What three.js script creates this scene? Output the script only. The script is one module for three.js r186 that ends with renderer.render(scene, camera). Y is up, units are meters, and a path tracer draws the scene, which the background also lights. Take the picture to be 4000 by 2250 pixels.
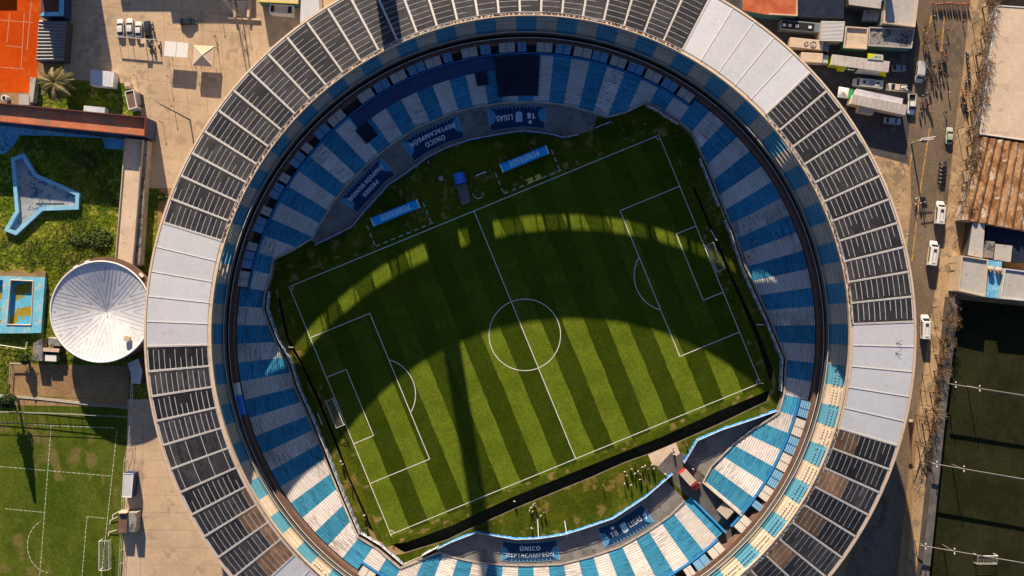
import * as THREE from 'three';
import { mergeGeometries, mergeVertices } from 'three/addons/utils/BufferGeometryUtils.js';
import { MarchingCubes } from 'three/addons/objects/MarchingCubes.js';

// ---------- camera, sky, sun, exposure ----------
const K = 15.27, D = 260;                       // photo pixels per metre on the ground, camera height in metres
const scene = new THREE.Scene();
const camera = new THREE.PerspectiveCamera(2 * Math.atan(1125 / K / D) * 180 / Math.PI, 1024 / 576, 1, 3000);
camera.position.set(0, D, 0); camera.up.set(0, 0, -1); camera.lookAt(0, 0, 0);
const renderer = new THREE.WebGLRenderer({ antialias: true });
renderer.setSize(1024, 576);
renderer.toneMapping = THREE.LinearToneMapping;
renderer.toneMappingExposure = 1.76;
renderer.shadowMap.enabled = true;
const SUN_EL = 22.4 * Math.PI / 180, SUN_AZ = 9.4 * Math.PI / 180;
const sunDir = new THREE.Vector3(-Math.sin(SUN_AZ) * Math.cos(SUN_EL), Math.sin(SUN_EL), -Math.cos(SUN_AZ) * Math.cos(SUN_EL));
// clear low-sun sky: deep blue overhead, paler towards the horizon, a soft glow round the sun
const skyTex = (() => {
  const w = 512, h = 256, d = new Float32Array(w * h * 4), v = new THREE.Vector3();
  for (let j = 0; j < h; j++) for (let i = 0; i < w; i++) {
    const el = ((j + .5) / h - .5) * Math.PI, az = ((i + .5) / w - .5) * 2 * Math.PI;
    v.set(Math.cos(el) * Math.cos(az), Math.sin(el), Math.cos(el) * Math.sin(az));
    const k = Math.pow(Math.max(0, Math.sin(el)), .45), g = Math.exp(-v.angleTo(sunDir) / .42) * .55, o = (j * w + i) * 4;
    d[o] = .13 + (.021 - .13) * k + g * .38; d[o + 1] = .18 + (.056 - .18) * k + g * .33; d[o + 2] = .25 + (.15 - .25) * k + g * .25; d[o + 3] = 1;
  }
  const t = new THREE.DataTexture(d, w, h, THREE.RGBAFormat, THREE.FloatType); t.mapping = THREE.EquirectangularReflectionMapping; t.magFilter = THREE.LinearFilter; t.needsUpdate = true; return t;
})();
scene.background = skyTex; scene.environment = skyTex;
const sun = new THREE.DirectionalLight(new THREE.Color(1.0, 0.81, 0.6), 5);
sun.name = 'sun'; sun.position.copy(sunDir).multiplyScalar(300); sun.castShadow = true;
sun.shadow.mapSize.set(4096, 4096);
Object.assign(sun.shadow.camera, { left: -180, right: 180, top: 180, bottom: -180, near: 10, far: 700 });
scene.add(sun, sun.target);

// ---------- helpers ----------
const ORD = ['first', 'second', 'third', 'fourth', 'fifth', 'sixth', 'seventh', 'eighth', 'ninth', 'tenth', 'eleventh', 'twelfth', 'thirteenth', 'fourteenth', 'fifteenth', 'sixteenth', 'seventeenth', 'eighteenth', 'nineteenth', 'twentieth', 'twenty first', 'twenty second', 'twenty third'];
let seed = 12345;
const rnd = () => { seed = (seed * 1664525 + 1013904223) >>> 0; return seed / 4294967296; };
const rr = (a, b) => a + (b - a) * rnd();
const W = (px, py, h = 0) => new THREE.Vector3((px - 2000) / K * (1 - h / D), h, (py - 1125) / K * (1 - h / D));
const names = {};
const numbered = n => { const k = names[n] = (names[n] || 0) + 1; return k === 1 ? n : n + '_' + String(k - 1).padStart(3, '0'); };
const shadow = o => { o.castShadow = true; o.receiveShadow = true; return o; };
function tag(o, label, category, group) { o.userData.label = label; o.userData.category = category; if (group) o.userData.group = group; return o; }
function thing(name, label, category, pos, turn = 0, group) {
  const g = new THREE.Group(); g.name = numbered(name); scene.add(g);
  if (pos) g.position.copy(pos); g.rotation.y = turn; return tag(g, label, category, group);
}
function part(parent, name, geo, mat, label) { const m = shadow(new THREE.Mesh(geo, mat)); m.name = name; parent.add(m); if (label) m.userData.label = label; return m; }
function structure(name, geo, mat, y = 0) { const m = shadow(new THREE.Mesh(geo, mat)); m.name = numbered(name); m.position.y = y; m.userData.kind = 'structure'; scene.add(m); return m; }
function clone(o, label, group) { const c = o.clone(); c.name = numbered(o.name.replace(/_\d{3}$/, '')); c.userData = { ...o.userData, label }; if (group) c.userData.group = group; scene.add(c); return c; }
const bx = (w, h, d, x = 0, y = 0, z = 0, ry = 0) => { const g = new THREE.BoxGeometry(w, h, d); if (ry) g.rotateY(ry); g.translate(x, y, z); return g; };
const cyl = (r0, r1, h, x = 0, y = 0, z = 0, n = 10) => new THREE.CylinderGeometry(r0, r1, h, n).translate(x, y, z);
function bar(a, b, r, n = 5) {                     // a thin round bar between two points
  const v = b.clone().sub(a), g = new THREE.CylinderGeometry(r, r, v.length(), n);
  g.applyQuaternion(new THREE.Quaternion().setFromUnitVectors(new THREE.Vector3(0, 1, 0), v.clone().normalize()));
  return g.translate((a.x + b.x) / 2, (a.y + b.y) / 2, (a.z + b.z) / 2);
}
const mg = a => mergeGeometries(a.map(g => g.index ? g.toNonIndexed() : g));
class Mesher {                                     // free quads and triangles with uv
  constructor() { this.p = []; this.u = []; }
  tri(a, b, c, ua = [0, 0], ub = [0, 0], uc = [0, 0]) { this.p.push(...a, ...b, ...c); this.u.push(...ua, ...ub, ...uc); }
  quad(a, b, c, d, ua = [0, 0], ub = [1, 0], uc = [1, 1], ud = [0, 1]) { this.tri(a, b, c, ua, ub, uc); this.tri(a, c, d, ua, uc, ud); }
  build() {
    const g = new THREE.BufferGeometry();
    g.setAttribute('position', new THREE.Float32BufferAttribute(this.p, 3)); g.setAttribute('uv', new THREE.Float32BufferAttribute(this.u, 2));
    g.computeVertexNormals(); return g;
  }
}
// flat polygon at height h from world [x,z] points, uv in metres
function flat(pts, h = 0, holes = []) {
  const c = pts.map(p => new THREE.Vector2(p[0], p[1])), hs = holes.map(q => q.map(p => new THREE.Vector2(p[0], p[1])));
  const f = THREE.ShapeUtils.triangulateShape(c, hs), all = c.concat(...hs), m = new Mesher();
  for (const [a, b, d] of f) {
    let A = all[a], B = all[b], C = all[d];
    if ((B.x - A.x) * (C.y - A.y) - (B.y - A.y) * (C.x - A.x) > 0) [B, C] = [C, B];
    m.tri([A.x, h, A.y], [B.x, h, B.y], [C.x, h, C.y], [A.x, A.y], [B.x, B.y], [C.x, C.y]);
  }
  return m.build();
}
const wp = (pts, h = 0) => pts.map(p => { const v = W(p[0], p[1], h); return [v.x, v.z]; });
function walls(pts, h0, h1) {
  const m = new Mesher(); let s = 0;
  const area = pts.reduce((a, p, i) => { const q = pts[(i + 1) % pts.length]; return a + p[0] * q[1] - q[0] * p[1]; }, 0);
  const ps = area > 0 ? pts.slice().reverse() : pts;
  for (let i = 0; i < ps.length; i++) {
    const a = ps[i], b = ps[(i + 1) % ps.length], l = Math.hypot(b[0] - a[0], b[1] - a[1]);
    m.quad([a[0], h0, a[1]], [b[0], h0, b[1]], [b[0], h1, b[1]], [a[0], h1, a[1]], [s, h0], [s + l, h0], [s + l, h1], [s, h1]); s += l;
  }
  return m.build();
}
const inset = (pts, d) => {                        // move every edge of a polygon inwards by d
  const n = pts.length, area = pts.reduce((a, p, i) => { const q = pts[(i + 1) % n]; return a + p[0] * q[1] - q[0] * p[1]; }, 0), s = area > 0 ? 1 : -1;
  const L = pts.map((p, i) => { const q = pts[(i + 1) % n], l = Math.hypot(q[0] - p[0], q[1] - p[1]), nx = -(q[1] - p[1]) / l * s, nz = (q[0] - p[0]) / l * s; return [p[0] + nx * d, p[1] + nz * d, (q[0] - p[0]) / l, (q[1] - p[1]) / l]; });
  return pts.map((p, i) => {
    const a = L[(i + n - 1) % n], b = L[i], det = a[2] * b[3] - a[3] * b[2]; if (Math.abs(det) < 1e-4) return [b[0], b[1]];
    const t = ((b[0] - a[0]) * b[3] - (b[1] - a[1]) * b[2]) / det; return [a[0] + a[2] * t, a[1] + a[3] * t];
  });
};
// ---------- procedural textures ----------
const hashes = {};
function lattice(n, s) { const k = n + '_' + s; if (hashes[k]) return hashes[k]; const a = new Float32Array(n * n); let q = s * 7919 + n * 104729 + 1; for (let i = 0; i < n * n; i++) { q = (Math.imul(q, 1664525) + 1013904223) >>> 0; a[i] = ((q >>> 8) & 65535) / 65535; } return hashes[k] = a; }
function vn(x, y, nx, ny, s) {                      // value noise with periods nx, ny over the unit square
  const L = lattice(256, s); x *= nx; y *= ny; const xi = Math.floor(x), yi = Math.floor(y); let fx = x - xi, fy = y - yi; fx = fx * fx * (3 - 2 * fx); fy = fy * fy * (3 - 2 * fy);
  const m = (a, b) => ((a % b) + b) % b, x0 = m(xi, nx), x1 = m(xi + 1, nx), y0 = m(yi, ny) * 256, y1 = m(yi + 1, ny) * 256;
  const a = L[(y0 + x0) & 65535], b = L[(y0 + x1) & 65535], c = L[(y1 + x0) & 65535], d = L[(y1 + x1) & 65535];
  return (a + (b - a) * fx) * (1 - fy) + (c + (d - c) * fx) * fy;
}
const srgb = v => v <= 0.0031308 ? v * 12.92 : 1.055 * Math.pow(v, 1 / 2.4) - 0.055;
function paint(w, h, f, color = true) {             // f(u, v) -> linear [r, g, b]
  const d = new Uint8Array(w * h * 4);
  for (let j = 0; j < h; j++) for (let i = 0; i < w; i++) { const c = f((i + .5) / w, (j + .5) / h), o = (j * w + i) * 4; for (let k = 0; k < 3; k++) d[o + k] = Math.max(0, Math.min(255, (color ? srgb(Math.max(0, c[k])) : c[k]) * 255)); d[o + 3] = 255; }
  const t = new THREE.DataTexture(d, w, h); t.magFilter = THREE.LinearFilter; t.minFilter = THREE.LinearMipmapLinearFilter; t.generateMipmaps = true; t.wrapS = t.wrapT = THREE.RepeatWrapping; if (color) t.colorSpace = THREE.SRGBColorSpace; t.needsUpdate = true; return t;
}
const mix = (a, b, t) => [a[0] + (b[0] - a[0]) * t, a[1] + (b[1] - a[1]) * t, a[2] + (b[2] - a[2]) * t];
const smooth = (a, b, x) => { x = Math.max(0, Math.min(1, (x - a) / (b - a))); return x * x * (3 - 2 * x); };
// surface with two tones in coarse patches, fine grain on top; tile in metres (uv is in metres)
function surf(tile, a, b, o = {}) {
  const { n = 352, s = 1, c = 5, cy, grain = .25, fine = 160, fy, third, thr = [.62, .75], rough = .9, metal = 0, bump = 0, pow = 1, spec, streak } = o;
  const f = (u, v) => {
    const k = vn(u, v, c, cy || c, s) * .5 + vn(u, v, c * 3, (cy || c) * 3, s + 1) * .3 + vn(u, v, c * 9, (cy || c) * 9, s + 2) * .2;
    let t = smooth(.25, .75, k); if (pow !== 1) t = Math.pow(t, pow);
    let q = mix(a, b, t);
    if (third) q = mix(q, third, smooth(thr[0], thr[1], vn(u, v, c * 2, (cy || c) * 2, s + 5) * .6 + vn(u, v, c * 7, (cy || c) * 7, s + 6) * .4));
    if (streak) { // dark weathered streaks along the rows, in clusters
      const cl = smooth(.36, .62, vn(u, v, 5, 5, s + 11) * .6 + vn(u, v, 11, 9, s + 12) * .4), st = smooth(.46, .7, vn(u, v, 16, 120, s + 13) * .6 + vn(u, v, 44, 200, s + 14) * .4);
      q = mix(q, third, cl * st * streak); const fade = vn(u, v, 3, 4, s + 15) * .5 + vn(u, v, 8, 9, s + 16) * .5; q = q.map(x => x * (.84 + .32 * fade));
    }
    const g = 1 + grain * (vn(u, v, fine, fy || fine, s + 3) + vn(u, v, fine / 2, (fy || fine) / 2, s + 4) - 1);
    return [q[0] * g, q[1] * g, q[2] * g];
  };
  const map = paint(n, n, f); map.repeat.set(1 / tile, 1 / tile);
  const m = new THREE.MeshPhysicalMaterial({ map, roughness: rough, metalness: metal, specularIntensity: spec ?? (rough > .8 ? .15 : 1) });
  if (bump) { const bm = paint(192, 192, (u, v) => { const q = vn(u, v, fine / 2, (fy || fine) / 2, s + 8) * .6 + vn(u, v, c * 3, (cy || c) * 3, s + 9) * .4; return [q, q, q]; }, false); bm.repeat.set(1 / tile, 1 / tile); m.bumpMap = bm; m.bumpScale = bump; }
  return m;
}
const solid = (r, g, b, rough = .8, metal = 0) => new THREE.MeshStandardMaterial({ color: new THREE.Color().setRGB(r, g, b), roughness: rough, metalness: metal });
const glassDark = new THREE.MeshPhysicalMaterial({ color: new THREE.Color().setRGB(.012, .015, .02), roughness: .12, clearcoat: .5 });
const M = {
  grass: surf(34, [.046, .064, .003], [.08, .098, .006], { s: 3, c: 6, grain: .5, fine: 230, third: [.17, .13, .03], thr: [.6, .78], n: 768 }),
  lawn: surf(30, [.06, .105, .006], [.13, .16, .012], { s: 11, c: 7, grain: .8, fine: 120, third: [.19, .19, .03], thr: [.58, .75], n: 768, bump: .3 }),
  train: surf(36, [.05, .082, .006], [.09, .115, .012], { s: 15, c: 3, cy: 2, grain: .45, fine: 200, third: [.15, .13, .04], thr: [.66, .82], n: 768 }),
  turf: surf(45, [.016, .018, .007], [.026, .027, .011], { s: 21, c: 5, grain: .3, fine: 200, rough: 1 }),
  plaza: surf(38, [.47, .35, .23], [.56, .42, .285], { s: 25, c: 5, grain: .14, fine: 200, third: [.38, .29, .2], thr: [.66, .82], n: 768 }),
  road: surf(38, [.155, .118, .082], [.2, .15, .105], { s: 31, c: 5, cy: 3, grain: .3, fine: 230, third: [.12, .095, .07], thr: [.62, .8], n: 768 }),
  asphalt: surf(30, [.062, .06, .062], [.085, .08, .08], { s: 35, c: 6, grain: .3, fine: 220, third: [.11, .1, .095], thr: [.66, .8] }),
  sidewalk: surf(20, [.36, .25, .145], [.48, .34, .2], { s: 41, c: 6, grain: .3, fine: 160, third: [.25, .19, .12], thr: [.55, .72] }),
  dirt: surf(20, [.26, .165, .085], [.34, .22, .11], { s: 45, c: 5, grain: .35, fine: 160 }),
  clay: surf(26, [.5, .058, .003], [.6, .08, .005], { s: 51, c: 4, grain: .12, fine: 200, third: [.54, .1, .015], thr: [.7, .85] }),
  concrete: surf(12, [.4, .36, .31], [.5, .45, .39], { s: 55, c: 5, grain: .25, fine: 150, third: [.3, .27, .235], thr: [.62, .78] }),
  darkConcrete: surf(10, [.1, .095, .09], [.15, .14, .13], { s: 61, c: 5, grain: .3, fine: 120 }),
  roofSheet: surf(24, [.5, .52, .555], [.54, .56, .595], { s: 65, c: 3, cy: 5, grain: .07, fine: 120, third: [.46, .475, .5], thr: [.74, .95], rough: .7 }),
  rib: surf(6, [.66, .61, .54], [.74, .69, .6], { s: 71, c: 4, grain: .2, fine: 60, rough: .6 }),
  standWhite: surf(26, [.72, .69, .68], [.82, .78, .77], { s: 75, c: 4, cy: 48, grain: .2, fine: 40, fy: 200, third: [.16, .155, .16], thr: [.78, .97], streak: .65, n: 1024 }),
  standBlue: surf(26, [.045, .32, .55], [.075, .41, .66], { s: 79, c: 4, cy: 48, grain: .2, fine: 40, fy: 200, third: [.02, .1, .19], thr: [.74, .95], streak: .6, n: 1024 }),
  cream: surf(10, [.6, .51, .4], [.7, .6, .48], { s: 83, c: 3, cy: 8, grain: .15, fine: 60, fy: 120 }),
  skyBlue: surf(10, [.12, .36, .48], [.17, .43, .55], { s: 87, c: 3, cy: 8, grain: .15, fine: 60, fy: 120 }),
  brownWall: surf(10, [.15, .09, .075], [.2, .125, .1], { s: 91, c: 5, grain: .25, fine: 90 }),
  apron: surf(14, [.2, .19, .185], [.26, .245, .235], { s: 95, c: 5, grain: .2, fine: 120, third: [.14, .135, .13], thr: [.6, .8] }),
  solarDark: surf(6, [.016, .016, .019], [.03, .029, .032], { s: 99, c: 4, grain: .25, fine: 40, rough: .5, spec: .5 }),
  solarBrown: surf(6, [.1, .055, .028], [.16, .095, .05], { s: 103, c: 4, grain: .3, fine: 40, rough: .6 }),
  solarGrey: surf(6, [.026, .025, .025], [.042, .04, .039], { s: 107, c: 4, grain: .25, fine: 40, rough: .5, spec: .5 }),
  navy: surf(10, [.012, .035, .13], [.018, .05, .17], { s: 111, c: 4, grain: .2, fine: 90, rough: .6 }),
  blackTarp: surf(10, [.016, .024, .046], [.026, .036, .064], { s: 115, c: 4, grain: .2, fine: 90 }),
  flagBlue: surf(4, [.02, .16, .62], [.06, .32, .8], { s: 119, c: 5, grain: .2, fine: 40, third: [.7, .72, .75], thr: [.72, .78] }),
  flagWhite: surf(3, [.55, .57, .6], [.75, .76, .78], { s: 123, c: 5, grain: .2, fine: 40, third: [.03, .1, .35], thr: [.5, .55] }),
  white: solid(.76, .74, .7, .6), whiteLine: surf(6, [.62, .62, .58], [.78, .78, .74], { s: 127, c: 8, grain: .2, fine: 60 }),
  cream2: surf(12, [.6, .47, .34], [.68, .54, .4], { s: 131, c: 4, grain: .12, fine: 120, third: [.5, .4, .3], thr: [.7, .85] }),
  rust: surf(9, [.22, .1, .045], [.4, .24, .125], { s: 135, c: 6, cy: 3, grain: .4, fine: 60, fy: 30, third: [.5, .4, .3], thr: [.6, .75] }),
  redRoof: surf(16, [.5, .16, .085], [.55, .22, .12], { s: 139, c: 4, grain: .2, fine: 90, third: [.36, .2, .12], thr: [.56, .66] }),
  terracotta: surf(10, [.42, .1, .05], [.52, .16, .08], { s: 143, c: 4, grain: .25, fine: 90 }),
  maroon: surf(10, [.14, .05, .045], [.18, .07, .06], { s: 147, c: 4, grain: .2, fine: 90 }),
  greyRoof: surf(12, [.22, .21, .2], [.3, .285, .27], { s: 151, c: 5, grain: .25, fine: 110, third: [.1, .1, .1], thr: [.58, .7] }),
  slab: surf(14, [.42, .4, .375], [.48, .455, .42], { s: 155, c: 4, grain: .12, fine: 120, third: [.36, .34, .32], thr: [.7, .85] }),
  poolBlue: surf(8, [.1, .36, .6], [.17, .48, .7], { s: 159, c: 4, grain: .15, fine: 90, third: [.3, .55, .68], thr: [.6, .75] }),
  poolFloor: surf(9, [.3, .33, .36], [.42, .42, .4], { s: 163, c: 4, grain: .2, fine: 90, third: [.1, .2, .32], thr: [.62, .7] }),
  metalRoof: surf(16, [.52, .55, .6], [.64, .66, .69], { s: 167, c: 4, grain: .15, fine: 110, rough: .75 }),
  steel: solid(.35, .34, .32, .5, .5), darkSteel: solid(.03, .03, .033, .6, .3), rubber: solid(.012, .012, .012, .9),
  wood: solid(.24, .17, .11, .9), bark: surf(4, [.16, .115, .075], [.25, .185, .125], { s: 171, c: 6, grain: .4, fine: 60 }),
  blueCloth: solid(.035, .22, .85, .7), darkWall: solid(.05, .05, .055, .9), teal: solid(.05, .15, .17, .9), yellow: solid(.6, .5, .05, .8), lime: solid(.55, .6, .02, .6), green: solid(.02, .3, .12, .6), red: solid(.6, .02, .03, .5), orange: solid(.75, .14, .02, .7)
};
const tints = new Map();
function tint(m, k) { const q = Math.round(k * 12) / 12, id = m.uuid + q; if (!tints.has(id)) { const c = m.clone(); c.color.multiplyScalar(q); tints.set(id, c); } return tints.get(id); }   // the same paint, older or newer
const LAWN_LEAF = [solid(.06, .1, .015, .9), solid(.1, .13, .02, .9), solid(.045, .075, .012, .9)];
// ---------- ground of the place ----------
const CL = [3.55, 11.67], CU = [3.41, 11.1], CR = [4.17, 10.56];
const rad = d => d * Math.PI / 180, TH = n => rad(-1.85 + 3.75 * n);
const pol = (c, r, t, y) => [c[0] + r * Math.cos(t), y, c[1] + r * Math.sin(t)];
const circle = (c, r, n = 96) => Array.from({ length: n }, (_, i) => { const t = i / n * Math.PI * 2; return [c[0] + r * Math.cos(t), c[1] + r * Math.sin(t)]; });
structure('ground', flat([[-900, -900], [900, -900], [900, 900], [-900, 900]], -.03, [circle(CL, 64)]), M.dirt);
// grass basin with the moat cut out
const moatIn = [[1086, 1129], [1128, 1320], [1176, 1408], [1251, 1563], [1322, 1741], [1365, 1862], [1433, 2015], [1472, 2108], [1516, 2127], [1590, 2117], [1663, 2091], [1772, 2050], [1850, 2012], [1995, 1945], [2310, 1816], [2595, 1702], [2807, 1606], [2957, 1541], [2992, 1520], [3004, 1490], [2985, 1410], [2930, 1260], [2846, 1072], [2788, 927], [2705, 733]];
const moatOut = [[2714, 729], [2797, 922], [2857, 1066], [2945, 1252], [3009, 1405], [3030, 1480], [3028, 1525], [3000, 1567], [2807, 1660], [2621, 1741], [2533, 1776], [2440, 1808], [2321, 1862], [2016, 1987], [1899, 2040], [1853, 2060], [1745, 2112], [1663, 2137], [1565, 2166], [1500, 2172], [1462, 2130], [1424, 2020], [1356, 1866], [1312, 1745], [1240, 1566], [1165, 1412], [1117, 1322], [1076, 1130]];
const moat = wp(moatIn.concat(moatOut));
structure('grass', flat(circle(CL, 69), -.012, [moat]), M.grass);
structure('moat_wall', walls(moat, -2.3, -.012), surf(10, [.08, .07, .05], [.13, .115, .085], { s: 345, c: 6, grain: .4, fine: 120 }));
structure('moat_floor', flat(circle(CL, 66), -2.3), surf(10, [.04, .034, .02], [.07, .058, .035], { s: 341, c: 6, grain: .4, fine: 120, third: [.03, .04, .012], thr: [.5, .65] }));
// the pitch
const PA = -22.3 * Math.PI / 180, PC = W(2050, 1308), PL = 51.1, PW = 34.25;
const pu = new THREE.Vector3(Math.cos(PA), 0, Math.sin(PA)), pv = new THREE.Vector3(-Math.sin(PA), 0, Math.cos(PA));
const PT = (u, v, y = 0) => { const p = PC.clone().addScaledVector(pu, u).addScaledVector(pv, v); return [p.x, y, p.z]; };
{
  const mu = 2.6, mv = 2.6, w = 2 * (PL + mu), h = 2 * (PW + mv);
  const map = paint(1024, 700, (u, v) => {
    const x = (u - .5) * w, y = (v - .5) * h, edge = Math.max(Math.abs(x) - PL, Math.abs(y) - PW);
    let c = [.058, .082, .004];
    const p = vn(u, v, 26, 18, 4) * .5 + vn(u, v, 80, 54, 5) * .5;
    c = mix(c, [.13, .13, .015], smooth(.55, .85, p) * .25);
    const g = 1 + .42 * (vn(u, v, 255, 255, 6) - .5) + .5 * (vn(u, v, 210, 150, 12) - .5) + .25 * (vn(u, v, 12, 8, 13) - .5);
    const worn = smooth(.66, .8, vn(u, v, 70, 50, 14) * .7 + vn(u, v, 22, 15, 15) * .3) * smooth(-1.5, 1, edge) * .8;
    c = mix(c, [.25, .17, .07], worn);
    return [c[0] * g, c[1] * g, c[2] * g];
  });
  const m = new Mesher(), a = PT(-PL - mu, -PW - mv), b = PT(PL + mu, -PW - mv), c = PT(PL + mu, PW + mv), d = PT(-PL - mu, PW + mv);
  m.quad(d, c, b, a, [0, 1], [1, 1], [1, 0], [0, 0]);
  const pitch = structure('football_pitch', m.build(), new THREE.MeshPhysicalMaterial({ map, roughness: .95, specularIntensity: .15 }));
  // mown stripes: the blades lean towards or away from the sun side, so each stripe has its own surface normal
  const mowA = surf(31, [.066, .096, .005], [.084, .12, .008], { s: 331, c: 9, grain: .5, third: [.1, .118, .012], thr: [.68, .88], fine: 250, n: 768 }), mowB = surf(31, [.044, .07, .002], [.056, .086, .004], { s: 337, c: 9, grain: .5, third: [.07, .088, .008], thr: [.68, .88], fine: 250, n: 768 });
  const jig = (k, i) => k === 0 || k === 20 ? 0 : (vn(i / 40 + k * .137, k * .31, 40, 40, 17) - .5) * .34;
  for (let k = 0; k < 20; k++) {
    const q = new Mesher(), e = .9, N = 36, lean = k % 2 ? -.165 : .2, P = (kk, i) => { const v = PW + e - (2 * PW + 2 * e) * i / N; return [-PL + kk * PL / 10 + jig(kk, i), v]; };
    for (let i = 0; i < N; i++) { const A = P(k, i), B = P(k + 1, i), C = P(k + 1, i + 1), E = P(k, i + 1); q.quad(PT(...A, .003), PT(...B, .003), PT(...C, .003), PT(...E, .003), A, B, C, E); }
    const geo = q.build(), nn = geo.attributes.normal; for (let i = 0; i < nn.count; i++) { const v = new THREE.Vector3(0, 1, 0).addScaledVector(pv, -lean).normalize(); nn.setXYZ(i, v.x, v.y, v.z); }
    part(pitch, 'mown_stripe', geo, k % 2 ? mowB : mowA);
  }
  const LW = .18, y = .007;
  const line = (u0, v0, u1, v1) => { const q = new Mesher(), du = u1 - u0, dv = v1 - v0, l = Math.hypot(du, dv), nu = -dv / l * LW / 2, nv = du / l * LW / 2, eu = du / l * LW / 2, ev = dv / l * LW / 2; q.quad(PT(u0 + nu - eu, v0 + nv - ev, y), PT(u1 + nu + eu, v1 + nv + ev, y), PT(u1 - nu + eu, v1 - nv + ev, y), PT(u0 - nu - eu, v0 - nv - ev, y), [0, 0], [l, 0], [l, .2], [0, .2]); return q.build(); };
  const arc = (cu, cv, r, t0, t1, n = 40) => { const q = new Mesher(); for (let i = 0; i < n; i++) { const a = t0 + (t1 - t0) * i / n, b = t0 + (t1 - t0) * (i + 1) / n, f = (t, rr) => PT(cu + rr * Math.cos(t), cv + rr * Math.sin(t), y); q.quad(f(a, r - LW / 2), f(b, r - LW / 2), f(b, r + LW / 2), f(a, r + LW / 2), [i, 0], [i + 1, 0], [i + 1, .2], [i, .2]); } return q.build(); };
  const mk = (n, ...g) => part(pitch, n, mg(g), M.whiteLine);
  mk('touchline', line(-PL, -PW, PL, -PW)); mk('touchline', line(-PL, PW, PL, PW));
  mk('goal_line', line(-PL, -PW + .2, -PL, PW - .2)); mk('goal_line', line(PL, -PW + .2, PL, PW - .2)); mk('halfway_line', line(0, -PW + .2, 0, PW - .2));
  mk('centre_circle', arc(0, 0, 9.15, 0, Math.PI * 2, 72));
  for (const s of [-1, 1]) {
    const g = s * PL, p = s * (PL - 16.5), q = s * (PL - 5.5), an = Math.acos(5.5 / 9.15), o = s * .2;
    mk('penalty_area', line(g - o, -20.15, p + o, -20.15), line(p, -20.15, p, 20.15), line(p + o, 20.15, g - o, 20.15));
    mk('goal_area', line(g - o, -9.16, q + o, -9.16), line(q, -9.16, q, 9.16), line(q + o, 9.16, g - o, 9.16));
    mk('penalty_arc', s > 0 ? arc(PL - 11, 0, 9.15, Math.PI - an, Math.PI + an, 24) : arc(-PL + 11, 0, 9.15, -an, an, 24));
    for (const t of [-1, 1]) { const a0 = s > 0 ? (t > 0 ? Math.PI : Math.PI / 2) : (t > 0 ? -Math.PI / 2 : 0); mk('corner_arc', arc(g, t * PW, 1, a0, a0 + Math.PI / 2, 8)); }
  }
  // dashed technical areas
  for (const [c0] of [[-19], [16.5]]) { const ds = [], v0 = -PW - 1.2, v1 = -PW - 7.5, L = 15.5; for (let i = 0; i < 8; i++) ds.push(line(c0 - L / 2 + i * 2.1 + .2, v0, c0 - L / 2 + i * 2.1 + 1.2, v0)); for (const s of [-1, 1]) for (let i = 0; i < 3; i++) ds.push(line(c0 + s * L / 2, v0 - .4 - i * 2.1, c0 + s * L / 2, v0 - 1.4 - i * 2.1)); for (const d of ds) d.translate(0, .006, 0); mk('technical_area_line', ...ds); }
}
function goal(label, u, s, size = 7.32, base = PT, dirv = 1) {
  const g = thing('goal', label, 'goal'); const hw = size / 2, P = (a, b, c) => new THREE.Vector3(...base(u + s * a, b, c));
  part(g, 'crossbar', bar(P(0, -hw, 2.44), P(0, hw, 2.44), .11), M.white);
  for (const t of [-1, 1]) { part(g, 'post', bar(P(0, t * hw, 0), P(0, t * hw, 2.4), .1), M.white); part(g, 'net_stay', mg([bar(P(.05, t * hw, 2.44), P(2.2, t * hw, 1.9), .06), bar(P(2.2, t * hw, 1.9), P(2.2, t * hw, .02), .06)]), M.white); }
  part(g, 'back_bar', bar(P(2.2, -hw, 1.9), P(2.2, hw, 1.9), .05), M.white);
  const n = []; for (let i = 1; i < 13; i++) { const y = -hw + size * i / 13; n.push(bar(P(0, y, 2.42), P(2.2, y, 1.9), .012, 3), bar(P(2.2, y, 1.9), P(2.2, y, .05), .012, 3)); }
  for (let i = 1; i < 5; i++) n.push(bar(P(2.2 * i / 5, -hw, 2.42 - .52 * i / 5), P(2.2 * i / 5, hw, 2.42 - .52 * i / 5), .012, 3), bar(P(2.2, -hw, 1.9 * i / 5), P(2.2, hw, 1.9 * i / 5), .012, 3));
  const net = part(g, 'net', mg(n), M.white); net.userData.kind = 'stuff';
  return g;
}
goal('white goal with net at the sunlit lower left end of the stadium pitch', -PL, -1);
goal('white goal with net at the shaded right end of the stadium pitch', PL, 1);

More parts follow.
